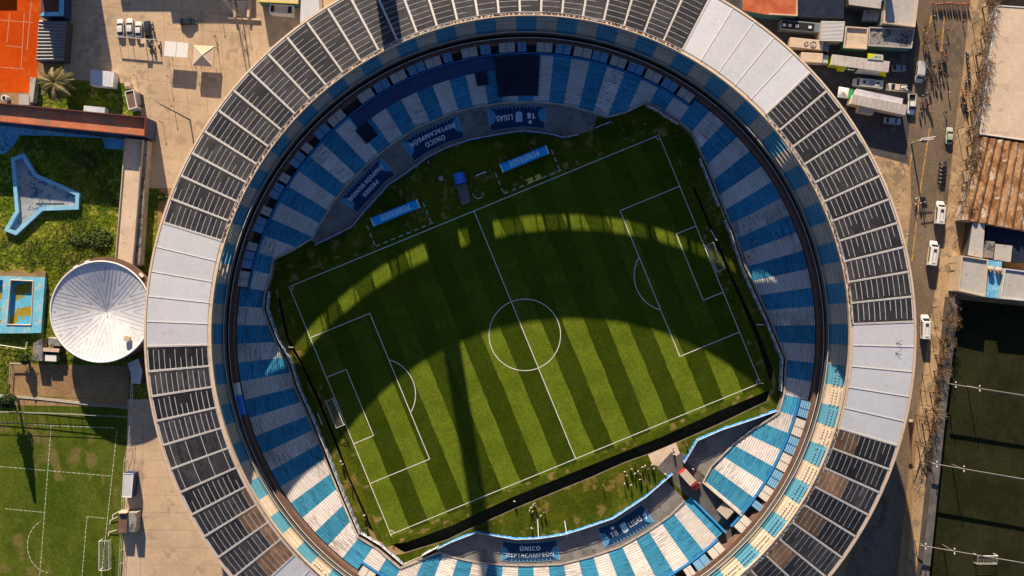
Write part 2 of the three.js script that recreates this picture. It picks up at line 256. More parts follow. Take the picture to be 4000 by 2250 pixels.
// ---------- lower stand ----------
const hL = rp => .1 + (rp - 905) * .0204;
const rpx = (x, y) => Math.hypot(x - 2055, y - 1306);
const H0 = .1, R0 = 905 / K * (1 - H0 / D), R1 = 1155 / K * (1 - 5.2 / D), SL = 5.1 / (R1 - R0), DR = .56, NOSE = .13;
const hOf = r => H0 + (r - R0) * SL;
const frontPx = [[1067, 1014], [1057, 1081], [1039, 1136], [1031, 1205], [1052, 1268], [1078, 1330], [1129, 1428], [1155, 1515], [1191, 1593], [1222, 1666], [1259, 1754], [1295, 1847], [1336, 1950], [1398, 2095], [1476, 2142], [1564, 2217], [1640, 2186], [1715, 2155], [1777, 2175], [1840, 2189], [1894, 2197], [1954, 2203], [2060, 2206], [2190, 2201], [2306, 2172], [2420, 2134], [2523, 2076], [2617, 2011], [2672, 1955], [2700, 1915], [2746, 1880], [2776, 1821], [2862, 1735], [2945, 1672], [3040, 1612], [3062, 1531], [3066, 1440], [3069, 1402], [3040, 1334], [3006, 1251], [2948, 1127], [2907, 1032], [2866, 908], [2820, 800], [2766, 667], [2742, 609], [2700, 516], [2655, 478], [2604, 447], [2559, 416], [2531, 405], [2518, 404], [2445, 440], [2367, 461], [2311, 440], [2254, 424], [2186, 409], [2078, 401], [2000, 404], [1952, 406], [1839, 424], [1782, 440], [1725, 461], [1616, 507], [1518, 575], [1430, 647], [1342, 740], [1311, 781], [1248, 882], [1223, 931], [1155, 973]];
const front = frontPx.map(([x, y]) => { const r = Math.max(905, rpx(x, y)), v = W(x, y, hL(r)); return [v.x, v.z]; });
function rayFront(t) {
  const dx = Math.cos(t), dz = Math.sin(t); let best = 1e9;
  for (let i = 0; i < front.length; i++) {
    const a = front[i], b = front[(i + 1) % front.length], ex = b[0] - a[0], ez = b[1] - a[1], ax = a[0] - CL[0], az = a[1] - CL[1], det = dx * ez - dz * ex;
    if (Math.abs(det) < 1e-9) continue; const r = (ax * ez - az * ex) / det, k = (ax * dz - az * dx) / det; if (r > 0 && k >= -1e-6 && k <= 1 + 1e-6 && r < best) best = r;
  }
  return best;
}
const midSector = n => (n >= 51 && n <= 81) || (n >= 4 && n <= 33);
const RM = 1094 / K * (1 - 3.95 / D);
function terrace(c, t0, t1, rA, rB, hA, slope, dr, rf, sub = 3, nose = 0) {   // stepped rows between two angles; with nose > 0 also the bare risers and nosings
  const m = new Mesher(), e = new Mesher(), N = Math.round((rB - rA) / dr), U = (r, t, k) => [t * 65, r + k];
  for (let s = 0; s < sub; s++) {
    const a = t0 + (t1 - t0) * s / sub, b = t0 + (t1 - t0) * (s + 1) / sub, fa = rf ? rf(a) : 0, fb = rf ? rf(b) : 0;
    for (let i = 0; i < N; i++) {
      const r0 = rA + i * dr, rn = r0 + nose, r1 = r0 + dr, y = hA + i * dr * slope, y0 = y - dr * slope;
      const strip = (M_, q0, q1) => { const a0 = Math.max(q0, fa), b0 = Math.max(q0, fb), a1 = Math.max(q1, fa), b1 = Math.max(q1, fb); if (a1 <= fa && b1 <= fb) return; M_.quad(pol(c, a1, a, y), pol(c, b1, b, y), pol(c, b0, b, y), pol(c, a0, a, y), U(a1, a, 0), U(b1, b, 0), U(b0, b, 0), U(a0, a, 0)); };
      strip(m, rn, r1); if (nose) strip(e, r0, rn);
      if (r0 >= fa || r0 >= fb) { const a0 = Math.max(r0, fa), b0 = Math.max(r0, fb); (nose ? e : m).quad(pol(c, a0, a, y), pol(c, b0, b, y), pol(c, b0, b, y0), pol(c, a0, a, y0), U(a0, a, 0), U(b0, b, 0), U(b0, b, -.2), U(a0, a, -.2)); }
    }
  }
  const g = m.build(); if (nose) g.userData.edge = e.build(); return g;
}
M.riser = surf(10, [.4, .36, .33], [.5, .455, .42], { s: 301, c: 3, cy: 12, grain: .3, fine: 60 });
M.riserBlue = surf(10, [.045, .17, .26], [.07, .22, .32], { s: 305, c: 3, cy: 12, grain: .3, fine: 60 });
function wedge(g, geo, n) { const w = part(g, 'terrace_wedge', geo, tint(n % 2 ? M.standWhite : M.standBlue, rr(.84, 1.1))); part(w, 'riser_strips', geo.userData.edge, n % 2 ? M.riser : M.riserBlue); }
{
  const g = thing('lower_stand', 'lower terrace ring painted in sky blue and white wedges around the pitch', 'stand', new THREE.Vector3(0, 0, 0));
  for (let n = 0; n < 96; n++) {
    const rB = midSector(n) ? RM : 1144 / K * (1 - 7.2 / D);
    // the vehicle tunnel cuts through sectors 11 and 12
    if (n === 11) { wedge(g, terrace(CL, TH(n), rad(40.2), R0, rB, H0, SL, DR, rayFront, 1, NOSE), n); continue; }
    if (n === 12) { wedge(g, terrace(CL, rad(44.6), TH(n + 1), R0, rB, H0, SL, DR, rayFront, 2, NOSE), n); continue; }
    wedge(g, terrace(CL, TH(n), TH(n + 1), R0, rB, H0, SL, DR, rayFront, 3, NOSE), n);
  }
  // front wall under the cut ends of the terraces
  for (let i = 0; i < front.length; i++) {
    const a = front[i], b = front[(i + 1) % front.length]; if (i === 29 || i === 28) continue;
    const ha = hOf(Math.max(R0, Math.hypot(a[0] - CL[0], a[1] - CL[1]))) + .25, hb = hOf(Math.max(R0, Math.hypot(b[0] - CL[0], b[1] - CL[1]))) + .25;
    const l = Math.hypot(b[0] - a[0], b[1] - a[1]), nx = -(b[1] - a[1]) / l * .18, nz = (b[0] - a[0]) / l * .18, m = new Mesher();
    const A = [a[0] + nx, a[1] + nz], B = [b[0] + nx, b[1] + nz];
    const base = -.05;
    m.quad([a[0], base, a[1]], [b[0], base, b[1]], [b[0], hb, b[1]], [a[0], ha, a[1]], [0, 0], [l, 0], [l, hb], [0, ha]);
    m.quad([A[0], base, A[1]], [B[0], base, B[1]], [B[0], hb, B[1]], [A[0], ha, A[1]], [0, 0], [l, 0], [l, hb], [0, ha]);
    m.quad([a[0], ha, a[1]], [b[0], hb, b[1]], [B[0], hb, B[1]], [A[0], ha, A[1]], [0, 0], [l, 0], [l, .2], [0, .2]);
    part(g, 'front_wall', m.build(), M.wallFace || (M.wallFace = surf(12, [.2, .175, .15], [.28, .245, .21], { s: 311, c: 5, grain: .25, fine: 110, third: [.14, .12, .1], thr: [.6, .75] })));
    const cp = new Mesher(), cx = nx * .8, cz = nz * .8; cp.quad([a[0] - cx, ha + .06, a[1] - cz], [b[0] - cx, hb + .06, b[1] - cz], [B[0] + cx, hb + .06, B[1] + cz], [A[0] + cx, ha + .06, A[1] + cz], [0, 0], [l, 0], [l, .4], [0, .4]); part(g, 'coping', cp.build(), M.concrete);
  }
  // blue parapet behind the rows where boxes stand above
  for (const [n0, n1] of [[4, 34], [51, 82]]) for (let n = n0; n < n1; n++) {
    if (n === 12) continue;
    const m = new Mesher(), y0 = hOf(RM) - .3, y1 = hOf(RM) + .55, a = TH(n), b = TH(n + 1), c = (a + b) / 2;
    for (const [p, q] of [[a, c], [c, b]]) { m.quad(pol(CL, RM + .02, p, y0), pol(CL, RM + .02, q, y0), pol(CL, RM + .02, q, y1), pol(CL, RM + .02, p, y1)); m.quad(pol(CL, RM + .02, p, y1), pol(CL, RM + .02, q, y1), pol(CL, RM + .32, q, y1), pol(CL, RM + .32, p, y1)); m.quad(pol(CL, RM + .32, p, y0 - 2), pol(CL, RM + .32, q, y0 - 2), pol(CL, RM + .32, q, y1), pol(CL, RM + .32, p, y1)); }
    part(g, 'back_parapet', m.build(), M.skyRail || (M.skyRail = surf(6, [.03, .2, .5], [.06, .3, .62], { s: 201, c: 4, grain: .15, fine: 60 })));
  }
}
// ---------- middle tier of boxes ----------
const RMa = 1104 / K * (1 - 4.3 / D), RMb = 1142 / K * (1 - 6.6 / D);
{
  const g = thing('box_tier', 'narrow tier of seat boxes between the lower terrace and the black gap', 'stand', new THREE.Vector3(0, 0, 0));
  const seatB = solid(.25, .47, .62, .7), seatW = solid(.66, .62, .58, .7), boxB = surf(8, [.02, .12, .36], [.03, .16, .44], { s: 315, c: 4, grain: .2, fine: 60 }), boxW = surf(8, [.3, .29, .28], [.4, .385, .37], { s: 319, c: 4, grain: .2, fine: 60 });
  const gaps = { 4: .95, 5: 1, 6: 1, 7: 1, 8: 1, 9: .8, 52: 1, 53: .45, 66: 1, 68: .5, 70: .6, 75: 1, 61: 1, 62: .0, 10: .4, 12: .0, 15: .5, 17: .5, 20: .5 };
  for (const [n0, n1] of [[4, 34], [51, 82]]) for (let n = n0; n < n1; n++) {
    const a = TH(n), b = TH(n + 1), m = new Mesher();
    // dark floor and back wall of the tier
    m.quad(pol(CL, RM + .3, a, 2.5), pol(CL, RM + .3, b, 2.5), pol(CL, RMb + .1, b, 2.5), pol(CL, RMb + .1, a, 2.5));
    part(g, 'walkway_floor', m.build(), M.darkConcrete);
    const gap = gaps[n] === undefined ? (rnd() < .2 ? .5 : .9) : gaps[n]; if (gap < .05) continue;
    const w = (b - a) * gap, t0 = a + (b - a) * .03, t1 = t0 + w * .97;
    const blue = n % 2 === 0, sunny = n < 34, rows = 5, dr = (RMb - RMa) / rows, sl = 2.3 / (RMb - RMa);
    const blk = part(g, 'seat_box', terrace(CL, t0, t1, RMa, RMb, 4.4, sl, dr, null, 2), blue ? boxB : boxW);
    const sd = new Mesher(); for (const t of [t0, t1]) sd.quad(pol(CL, RMa, t, 2.5), pol(CL, RMb, t, 2.5), pol(CL, RMb, t, 6.8), pol(CL, RMa, t, 4.5)); part(g, 'box_side', sd.build(), M.apron);
    for (let i = 0; i < rows; i++) { const q = new Mesher(), y = 4.4 + i * dr * sl + .35, r = RMa + i * dr + .12; for (let k = 0; k < 2; k++) { const p0 = t0 + (t1 - t0) * (k / 2 + .03), p1 = t0 + (t1 - t0) * ((k + 1) / 2 - .03); q.quad(pol(CL, r, p0, y), pol(CL, r, p1, y), pol(CL, r + .34, p1, y), pol(CL, r + .34, p0, y)); q.quad(pol(CL, r, p0, y), pol(CL, r, p1, y), pol(CL, r, p1, y - .3), pol(CL, r, p0, y - .3)); } part(blk, 'seat_row', q.build(), blue ? seatB : seatW); }
  }
}
// ---------- brown back wall ring with white rail, dark concourse behind it ----------
{
  const g = thing('ring_wall', 'brown wall ring with a white rail between lower and upper tiers', 'wall', new THREE.Vector3(0, 0, 0));
  const ra = 1146 / K * (1 - 7.2 / D), rb = 1161 / K * (1 - 7.2 / D);
  for (let n = 0; n < 96; n++) {
    const m = new Mesher(), a = TH(n), b = TH(n + 1), c = (a + b) / 2;
    for (const [p, q] of [[a, c], [c, b]]) { m.quad(pol(CL, ra, p, 7.2), pol(CL, ra, q, 7.2), pol(CL, rb, q, 7.2), pol(CL, rb, p, 7.2), [p * 70, 0], [q * 70, 0], [q * 70, 1], [p * 70, 1]); m.quad(pol(CL, ra, p, 2), pol(CL, ra, q, 2), pol(CL, ra, q, 7.2), pol(CL, ra, p, 7.2), [p * 70, 0], [q * 70, 0], [q * 70, 4], [p * 70, 4]); m.quad(pol(CL, rb, p, 2), pol(CL, rb, q, 2), pol(CL, rb, q, 7.2), pol(CL, rb, p, 7.2), [p * 70, 0], [q * 70, 0], [q * 70, 4], [p * 70, 4]); }
    part(g, 'wall_segment', m.build(), M.brownWall);
    const rl = []; for (const [p, q] of [[a, c], [c, b]]) rl.push(bar(new THREE.Vector3(...pol(CL, rb - .08, p, 7.9)), new THREE.Vector3(...pol(CL, rb - .08, q, 7.9)), .09)); rl.push(bar(new THREE.Vector3(...pol(CL, rb - .08, a, 7.2)), new THREE.Vector3(...pol(CL, rb - .08, a, 7.9)), .04));
    part(g, 'rail', mg(rl), M.white);
  }
  const f = new Mesher(); for (let i = 0; i < 96; i++) f.quad(pol(CL, rb, TH(i), 2), pol(CL, rb, TH(i + 1), 2), pol(CU, 86, TH(i + 1), 2), pol(CU, 86, TH(i), 2), [i * 4, 0], [i * 4 + 4, 0], [i * 4 + 4, 12], [i * 4, 12]);
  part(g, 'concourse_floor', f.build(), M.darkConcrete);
}
// ---------- upper stand ----------
{
  const g = thing('upper_stand', 'upper tier of seats under the ring roof in cream and blue blocks', 'stand', new THREE.Vector3(0, 0, 0));
  const r0 = 73.0, dr = .75, rows = 14, sl = .7, h0 = 13.9;
  const sb = new THREE.MeshStandardMaterial({ color: new THREE.Color().setRGB(.16, .42, .6), roughness: .6 }), sw = new THREE.MeshStandardMaterial({ color: new THREE.Color().setRGB(.7, .64, .56), roughness: .6 });
  const seat = mg([bx(.42, .05, .4, 0, .4, 0), bx(.42, .4, .05, 0, .6, .2)]);
  const put = { b: [], w: [] };
  for (let n = 0; n < 96; n++) {
    const a = TH(n), b = TH(n + 1), blue = n % 2 === 0;
    part(g, 'seat_block', terrace(CU, a, b, r0, r0 + rows * dr, h0, sl, dr, null, 2), blue ? M.skyBlue : M.cream);
    const m = new Mesher(), c = (a + b) / 2; for (const [p, q] of [[a, c], [c, b]]) { m.quad(pol(CU, r0 - .12, p, 12.9), pol(CU, r0 - .12, q, 12.9), pol(CU, r0 - .12, q, 14.5), pol(CU, r0 - .12, p, 14.5)); m.quad(pol(CU, r0 - .12, p, 14.5), pol(CU, r0 - .12, q, 14.5), pol(CU, r0 + .03, q, 14.5), pol(CU, r0 + .03, p, 14.5)); m.quad(pol(CU, r0 - .12, p, 12.9), pol(CU, r0 - .12, q, 12.9), pol(CU, 85.5, q, 20), pol(CU, 85.5, p, 20)); }
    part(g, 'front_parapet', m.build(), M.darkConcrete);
    part(g, 'hand_rail', mg([[a, c], [c, b]].map(([p, q]) => bar(new THREE.Vector3(...pol(CU, r0 - .1, p, 15)), new THREE.Vector3(...pol(CU, r0 - .1, q, 15)), .07))), M.white);
    const seats = (n >= 0 && n < 36) || (n > 52 && n < 82);
    if (seats) for (let i = 2; i < 9; i++) { const r = r0 + i * dr + .4, k = Math.floor((b - a) * r / .62); for (let j = 1; j < k; j++) { if (rnd() < .05) continue; const t = a + (b - a) * (j + .2) / k; put[blue ? 'b' : 'w'].push([r, t, h0 + i * dr * sl]); } }
  }
  const mtx = new THREE.Matrix4(), q = new THREE.Quaternion(), Y = new THREE.Vector3(0, 1, 0), one = new THREE.Vector3(1, 1, 1);
  for (const [k, mat] of [['b', sb], ['w', sw]]) { const im = new THREE.InstancedMesh(seat, mat, put[k].length); im.name = k === 'b' ? 'blue_seats' : 'cream_seats'; put[k].forEach(([r, t, y], i) => { const p = pol(CU, r, t, y); q.setFromAxisAngle(Y, Math.PI / 2 - t); mtx.compose(new THREE.Vector3(...p), q, one); im.setMatrixAt(i, mtx); }); im.userData.kind = 'stuff'; shadow(im); g.add(im); }
  // the outer wall of the bowl
  const wll = new Mesher(); for (let i = 0; i < 96; i++) for (const [r, y0, y1] of [[86.5, 0, 23.5], [86.1, 1.9, 23.5]]) wll.quad(pol(CU, r, TH(i), y0), pol(CU, r, TH(i + 1), y0), pol(CU, r, TH(i + 1), y1), pol(CU, r, TH(i), y1), [i * 5.4, y0], [i * 5.4 + 5.4, y0], [i * 5.4 + 5.4, y1], [i * 5.4, y1]);
  for (let i = 0; i < 96; i++) wll.quad(pol(CU, 86.1, TH(i), 23.5), pol(CU, 86.1, TH(i + 1), 23.5), pol(CU, 86.5, TH(i + 1), 23.5), pol(CU, 86.5, TH(i), 23.5));
  part(g, 'outer_wall', wll.build(), M.concrete);
}
// ---------- ring roof ----------
{
  const g = thing('ring_roof', 'great ring roof of solar bays and plain white bays over the stands', 'roof', new THREE.Vector3(0, 0, 0));
  const RI = 72.5, RO = 88.6, hR = r => 29.1 - (r - RI) * 2.3 / (RO - RI);
  const P0 = 73.4, P1 = 88.0;
  const rp = (r, t, dy = 0) => pol(CR, r, t, hR(r) + dy);
  const isSolar = n => !((n >= 0 && n <= 4) || (n >= 48 && n <= 52) || (n >= 80 && n <= 84) || (n >= 33 && n <= 36));
  let strips = 0;
  for (let n = 0; n < 96; n++) {
    const a = TH(n), b = TH(n + 1), m = new Mesher(), S = 3;
    for (let k = 0; k < S; k++) { const p = a + (b - a) * k / S, q = a + (b - a) * (k + 1) / S; m.quad(rp(P1, p), rp(P1, q), rp(P0, q), rp(P0, p), [p * 80, P1], [q * 80, P1], [q * 80, P0], [p * 80, P0]); m.quad(rp(P1, p, -.3), rp(P1, q, -.3), rp(P0, q, -.3), rp(P0, p, -.3)); }
    const solar = isSolar(n), bay = part(g, solar ? 'solar_bay' : 'plain_bay', m.build(), tint(M.roofSheet, rr(.93, 1.04))), age = rr(.7, 1.7);
    if (solar && (n < 20 || n >= 36)) {
      const NS = 11, gap = .15, wS = (P1 - P0 - .3) / NS, rare = n === 42 || n === 43, loose = [];
      for (let i = 0; i < NS; i++) {
        const sr0 = P0 + .15 + i * wS, g0 = rare && i % 3 ? .01 : gap, sr1 = sr0 + wS - g0, q = new Mesher(), e = .0026, cut = rnd() < .12 ? .55 : 1, y = .035;
        const p0 = a + e + .0008, p1 = b - e - .0006;
        for (let k = 0; k < 2; k++) { const s0 = p0 + (p1 - p0) * k / 2, s1 = p0 + (p1 - p0) * (k + 1) / 2; q.quad(rp(sr1, s0, y), rp(sr1, s1, y), rp(sr0, s1, y), rp(sr0, s0, y), [s0 * 78, sr1], [s1 * 78, sr1], [s1 * 78, sr0], [s0 * 78, sr0]); }
        for (const r of [sr0, sr1]) q.quad(rp(r, p0, 0), rp(r, p1, 0), rp(r, p1, y), rp(r, p0, y));
        // the gap is bridged near one rib
        if (!rare) { const w = (p1 - p0) * (cut < 1 ? .5 : rr(.05, .13)); q.quad(rp(sr1 + gap, p1 - w, y), rp(sr1 + gap, p1, y), rp(sr1, p1, y), rp(sr1, p1 - w, y), [0, 0], [1, 0], [1, .2], [0, .2]); }
        let mat = M.solarDark; const odd = n % 2 === 1;
        if (rnd() < .4) mat = M.solarGrey;
        if (n >= 5 && n < 20 && odd && i < [4, 5, 5, 4][((n - 5) / 2) % 4]) mat = M.solarBrown;
        if (n >= 37 && n <= 40 && i < (n === 37 ? 6 : n === 38 ? 2 : n === 39 ? 4 : 1)) mat = M.solarBrown;
        mat = tint(mat, age * rr(.85, 1.15)); const geo = q.build(); if (strips < 300 && (n >= 37 && n < 48 || n >= 85 || n >= 53 && n < 58 || n > 4 && n < 9)) { part(bay, 'solar_panel', geo, mat); strips++; } else loose.push([geo, mat]);
      }
      const by = new Map(); for (const [geo, mat] of loose) { if (!by.has(mat)) by.set(mat, []); by.get(mat).push(geo); }
      for (const [mat, gs] of by) part(bay, 'solar_panels', mg(gs), mat).userData.kind = 'stuff';
    }
    // rib between bays: two rails on a white strip
    const rb = []; const wide = solar || isSolar((n + 95) % 96), ww = wide ? .0022 : .0009;
    const r1 = new Mesher(), yy = .1; for (const [s0, s1] of wide ? [[-ww, -ww * .35], [ww * .35, ww]] : [[-ww, ww]]) { r1.quad(rp(P1, a + s0, yy), rp(P1, a + s1, yy), rp(P0 - .1, a + s1, yy), rp(P0 - .1, a + s0, yy), [0, 14], [.3, 14], [.3, 0], [0, 0]); for (const s of [s0, s1]) r1.quad(rp(P1, a + s, 0), rp(P0, a + s, 0), rp(P0, a + s, yy), rp(P1, a + s, yy)); }
    part(g, 'rib', r1.build(), M.rib);
    // inner gutter and outer fascia of this bay
    const gi = new Mesher(), S2 = 2; for (let k = 0; k < S2; k++) { const p = a + (b - a) * k / S2, q = a + (b - a) * (k + 1) / S2; gi.quad(rp(P0, p, -.12), rp(P0, q, -.12), rp(RI, q, -.12), rp(RI, p, -.12), [p * 70, 1], [q * 70, 1], [q * 70, 0], [p * 70, 0]); gi.quad(rp(RI, p, .1), rp(RI, q, .1), rp(RI, q, -.9), rp(RI, p, -.9), [p * 70, 1], [q * 70, 1], [q * 70, 0], [p * 70, 0]); gi.quad(rp(RI, p, .1), rp(RI, q, .1), rp(RI + .18, q, .1), rp(RI + .18, p, .1)); }
    part(g, 'inner_gutter', gi.build(), M.cream2);
    if (solar && (n > 52 || n < 20)) { const tr = []; for (let k = 0; k < 6; k++) { const t = a + (b - a) * (k + rr(.2, .8)) / 6, p = rp(RI + rr(.3, .8), t, 0); tr.push(bx(rr(.35, .8), .3, .22, p[0], p[1], p[2], -t - Math.PI / 2 + rr(-.5, .5))); } part(g, 'roof_bracket', mg(tr), rnd() < .5 ? M.steel : M.brownWall); }
    const fo = new Mesher(); for (let k = 0; k < S2; k++) { const p = a + (b - a) * k / S2, q = a + (b - a) * (k + 1) / S2; fo.quad(rp(RO, p, .15), rp(RO, q, .15), rp(P1 + .12, q, .15), rp(P1 + .12, p, .15), [p * 85, 1], [q * 85, 1], [q * 85, 0], [p * 85, 0]); fo.quad(rp(RO, p, .15), rp(RO, q, .15), rp(RO, q, -.5), rp(RO, p, -.5)); fo.quad(rp(P1 + .12, p, .15), rp(P1 + .12, q, .15), rp(P1 + .12, q, -.3), rp(P1 + .12, p, -.3)); fo.quad(rp(P1, p), rp(P1, q), rp(P1 + .12, q, -.2), rp(P1 + .12, p, -.2)); }
    part(g, 'outer_fascia', fo.build(), M.cream2);
    part(g, 'roof_post', bar(new THREE.Vector3(...pol(CR, 86.3, a + .01, 23.4)), new THREE.Vector3(...rp(86.3, a + .01, -.3)), .18), M.concrete);
    if (rnd() < .45) part(g, 'roof_post', bar(new THREE.Vector3(...pol(CR, 86.3, a + .035, 23.4)), new THREE.Vector3(...rp(86.3, a + .035, -.3)), rr(.08, .3)), M.concrete);
  }
  // closed bays in the open strip under the eaves
  for (const [t0, t1] of [[246.3, 251.5], [253.2, 257.6], [284, 284.8], [291, 291.8], [270.3, 270.7]]) { const m = new Mesher(), a = rad(t0), b = rad(t1); m.quad(pol(CR, 86.2, a, 23.4), pol(CR, 86.2, b, 23.4), rp(86.2, b, -.3), rp(86.2, a, -.3)); part(g, 'eaves_panel', m.build(), M.concrete); }
}
// ---------- the tall tower beyond the frame that throws the long shadow ----------
{
  const t = thing('concrete_tower', 'tall slim concrete tower outside the stadium casting a long shadow over the pitch', 'tower', new THREE.Vector3(-33.3, 0, -93));
  part(t, 'shaft', bx(4.1, 80, 3, 0, 40, 0), M.concrete); part(t, 'head', bx(6.5, 5, 5, 0, 82.5, 0), M.concrete);
}
// ---------- aprons, banners, fences round the pitch ----------
const fTop = [[1228, 957], [1362, 892], [1383, 874], [1424, 822], [1487, 755], [1518, 719], [1543, 704], [1673, 611], [1745, 575], [1839, 543], [2000, 515], [2052, 510], [2155, 523], [2199, 536], [2261, 525], [2320, 505]];
const fBot = [[1707, 2146], [1760, 2120], [1859, 2082], [1948, 2097], [2016, 2108], [2103, 2105], [2198, 2091], [2287, 2064], [2397, 2026], [2523, 1943], [2602, 1875], [2629, 1852]];
const fRight = [[2673, 1810], [2725, 1722], [2818, 1681], [2905, 1652], [3000, 1619], [3040, 1605]];
const lineAt = (a, b, k) => [a[0] + (b[0] - a[0]) * k, a[1] + (b[1] - a[1]) * k];
function rayPoly(pts, t) {
  const dx = Math.cos(t), dz = Math.sin(t);
  for (let i = 0; i < pts.length - 1; i++) { const a = pts[i], b = pts[i + 1], ex = b[0] - a[0], ez = b[1] - a[1], ax = a[0] - CL[0], az = a[1] - CL[1], det = dx * ez - dz * ex; if (Math.abs(det) < 1e-9) continue; const r = (ax * ez - az * ex) / det, k = (ax * dz - az * dx) / det; if (r > 0 && k >= -.002 && k <= 1.002) return r; }
  return null;
}
const wTop = wp(fTop, .3), wBot = wp(fBot, .4), wRight = wp(fRight, .4);
const AP0 = .08;
function apronPoint(wf, t, k, lift = 0) { const rf = rayPoly(wf, t) ?? 52, ro = Math.max(R0, rayFront(t)), r = rf + (ro - rf) * k; return pol(CL, r, t, AP0 + (.12 - AP0) * k + lift); }
function apronStrip(name, wf, t0, t1, label) {
  const m = new Mesher(), N = 60; for (let i = 0; i < N; i++) { const a = rad(t0 + (t1 - t0) * i / N), b = rad(t0 + (t1 - t0) * (i + 1) / N); for (let k = 0; k < 3; k++) { const A = apronPoint(wf, a, k / 3), B = apronPoint(wf, b, k / 3), C = apronPoint(wf, b, (k + 1) / 3), E = apronPoint(wf, a, (k + 1) / 3); m.quad(A, B, C, E, [A[0], A[2]], [B[0], B[2]], [C[0], C[2]], [E[0], E[2]]); } }
  structure(name, m.build(), M.apron);
}
apronStrip('apron', wTop, 203.3, 288.2); apronStrip('apron', wBot, 46.3, 112.4); apronStrip('apron', wRight, 18.6, 38.6);
function bannerTex(w, h, draw) { const c = document.createElement('canvas'); c.width = w; c.height = h; const x = c.getContext('2d'); draw(x, w, h); const t = new THREE.CanvasTexture(c); t.colorSpace = THREE.SRGBColorSpace; t.magFilter = THREE.LinearFilter; return new THREE.MeshPhysicalMaterial({ map: t, roughness: .8, specularIntensity: .3 }); }
const navyBg = (x, w, h) => { x.fillStyle = '#1b3d62'; x.fillRect(0, 0, w, h); for (let i = 0; i < 500; i++) { x.fillStyle = `rgba(${i % 2 ? '255,255,255' : '0,0,20'},.03)`; x.fillRect(rnd() * w, rnd() * h, rr(8, 60), rr(2, 12)); } x.fillStyle = '#4f94bd'; for (const s of [0, w]) { x.beginPath(); x.arc(s, h * .62, h * .34, 0, 7); x.fill(); } x.strokeStyle = '#9fc4dd'; x.lineWidth = 4; x.strokeRect(5, 5, w - 10, h - 10); x.fillStyle = '#7fa6c4'; for (let i = 0; i < 11; i++) x.fillRect(w * (.18 + i * .065), h * .88, w * .018, h * .06); };
const star = (x, cx, cy, r) => { x.beginPath(); for (let i = 0; i < 10; i++) { const a = -Math.PI / 2 + i * Math.PI / 5, q = i % 2 ? r * .45 : r; x.lineTo(cx + Math.cos(a) * q, cy + Math.sin(a) * q); } x.fill(); };
function crest(x, cx, cy, w, h) { x.save(); x.beginPath(); x.moveTo(cx - w / 2, cy - h / 2); x.lineTo(cx + w / 2, cy - h / 2); x.lineTo(cx + w / 2, cy + h * .2); x.quadraticCurveTo(cx + w * .4, cy + h * .45, cx, cy + h / 2); x.quadraticCurveTo(cx - w * .4, cy + h * .45, cx - w / 2, cy + h * .2); x.closePath(); x.clip(); for (let i = 0; i < 7; i++) { x.fillStyle = i % 2 ? '#dfe9f2' : '#5aa5d8'; x.fillRect(cx - w / 2 + i * w / 7, cy - h / 2, w / 7 + 1, h); } x.restore(); }
const bUnico = bannerTex(640, 250, (x, w, h) => { navyBg(x, w, h); x.fillStyle = '#eef2f6'; x.textAlign = 'center'; x.font = 'bold 74px sans-serif'; x.fillText('ÚNICO', w / 2, h * .42); x.font = 'bold 70px sans-serif'; x.fillText('HEPTACAMPEÓN', w / 2, h * .76, w * .84); });
const bPrimer = bannerTex(640, 250, (x, w, h) => { navyBg(x, w, h); x.fillStyle = '#e4eaf0'; x.textAlign = 'center'; x.font = 'bold 66px sans-serif'; x.fillText('PRIMER', w / 2, h * .4); x.fillText('CAMPEÓN MUNDIAL', w / 2, h * .74, w * .84); });
const bLigas = bannerTex(640, 250, (x, w, h) => { navyBg(x, w, h); x.fillStyle = '#f2f4f6'; x.textAlign = 'center'; x.font = 'bold 92px sans-serif'; x.fillText('18', w * .25, h * .66); star(x, w * .27, h * .25, 30); crest(x, w * .47, h * .5, 84, 120); x.font = 'bold 84px sans-serif'; x.fillText('LIGAS', w * .72, h * .62, w * .3); });
const bLigas7 = bannerTex(640, 250, (x, w, h) => { navyBg(x, w, h); x.fillStyle = '#f2f4f6'; x.textAlign = 'center'; x.font = 'bold 92px sans-serif'; x.fillText('18', w * .25, h * .66); star(x, w * .27, h * .25, 30); crest(x, w * .47, h * .5, 84, 120); x.font = 'bold 84px sans-serif'; x.fillText('LIGAS', w * .7, h * .62, w * .28); x.font = 'bold 90px sans-serif'; x.fillText('7', w * .92, h * .68); });
function banner(label, mat, wf, t0, t1, k0 = .13, k1 = .88) {
  const m = new Mesher(), N = 10; for (let i = 0; i < N; i++) for (let k = 0; k < 3; k++) { const a = rad(t0 + (t1 - t0) * i / N), b = rad(t0 + (t1 - t0) * (i + 1) / N), q0 = k0 + (k1 - k0) * k / 3, q1 = k0 + (k1 - k0) * (k + 1) / 3, ua = 1 - i / N, ub = 1 - (i + 1) / N; m.quad(apronPoint(wf, a, q0, .05), apronPoint(wf, b, q0, .07), apronPoint(wf, b, q1, .07), apronPoint(wf, a, q1, .07), [ua, 1 - k / 3], [ub, 1 - k / 3], [ub, 1 - (k + 1) / 3], [ua, 1 - (k + 1) / 3]); }
  const o = shadow(new THREE.Mesh(m.build(), mat)); o.name = numbered('banner'); scene.add(o); return tag(o, label, 'banner', 'navy banners laid on the apron');
}
banner('navy banner reading 18 LIGAS with a crest on the shaded upper apron', bLigas, wTop, 260.2, 275.2);
banner('navy banner reading ÚNICO HEPTACAMPEÓN on the shaded upper apron', bUnico, wTop, 237, 252.6);
banner('navy banner reading PRIMER CAMPEÓN MUNDIAL on the shaded upper left apron', bPrimer, wTop, 215.6, 230.6);
banner('navy banner reading ÚNICO HEPTACAMPEÓN half in sun at the bottom', bUnico, wBot, 81.4, 96.4);
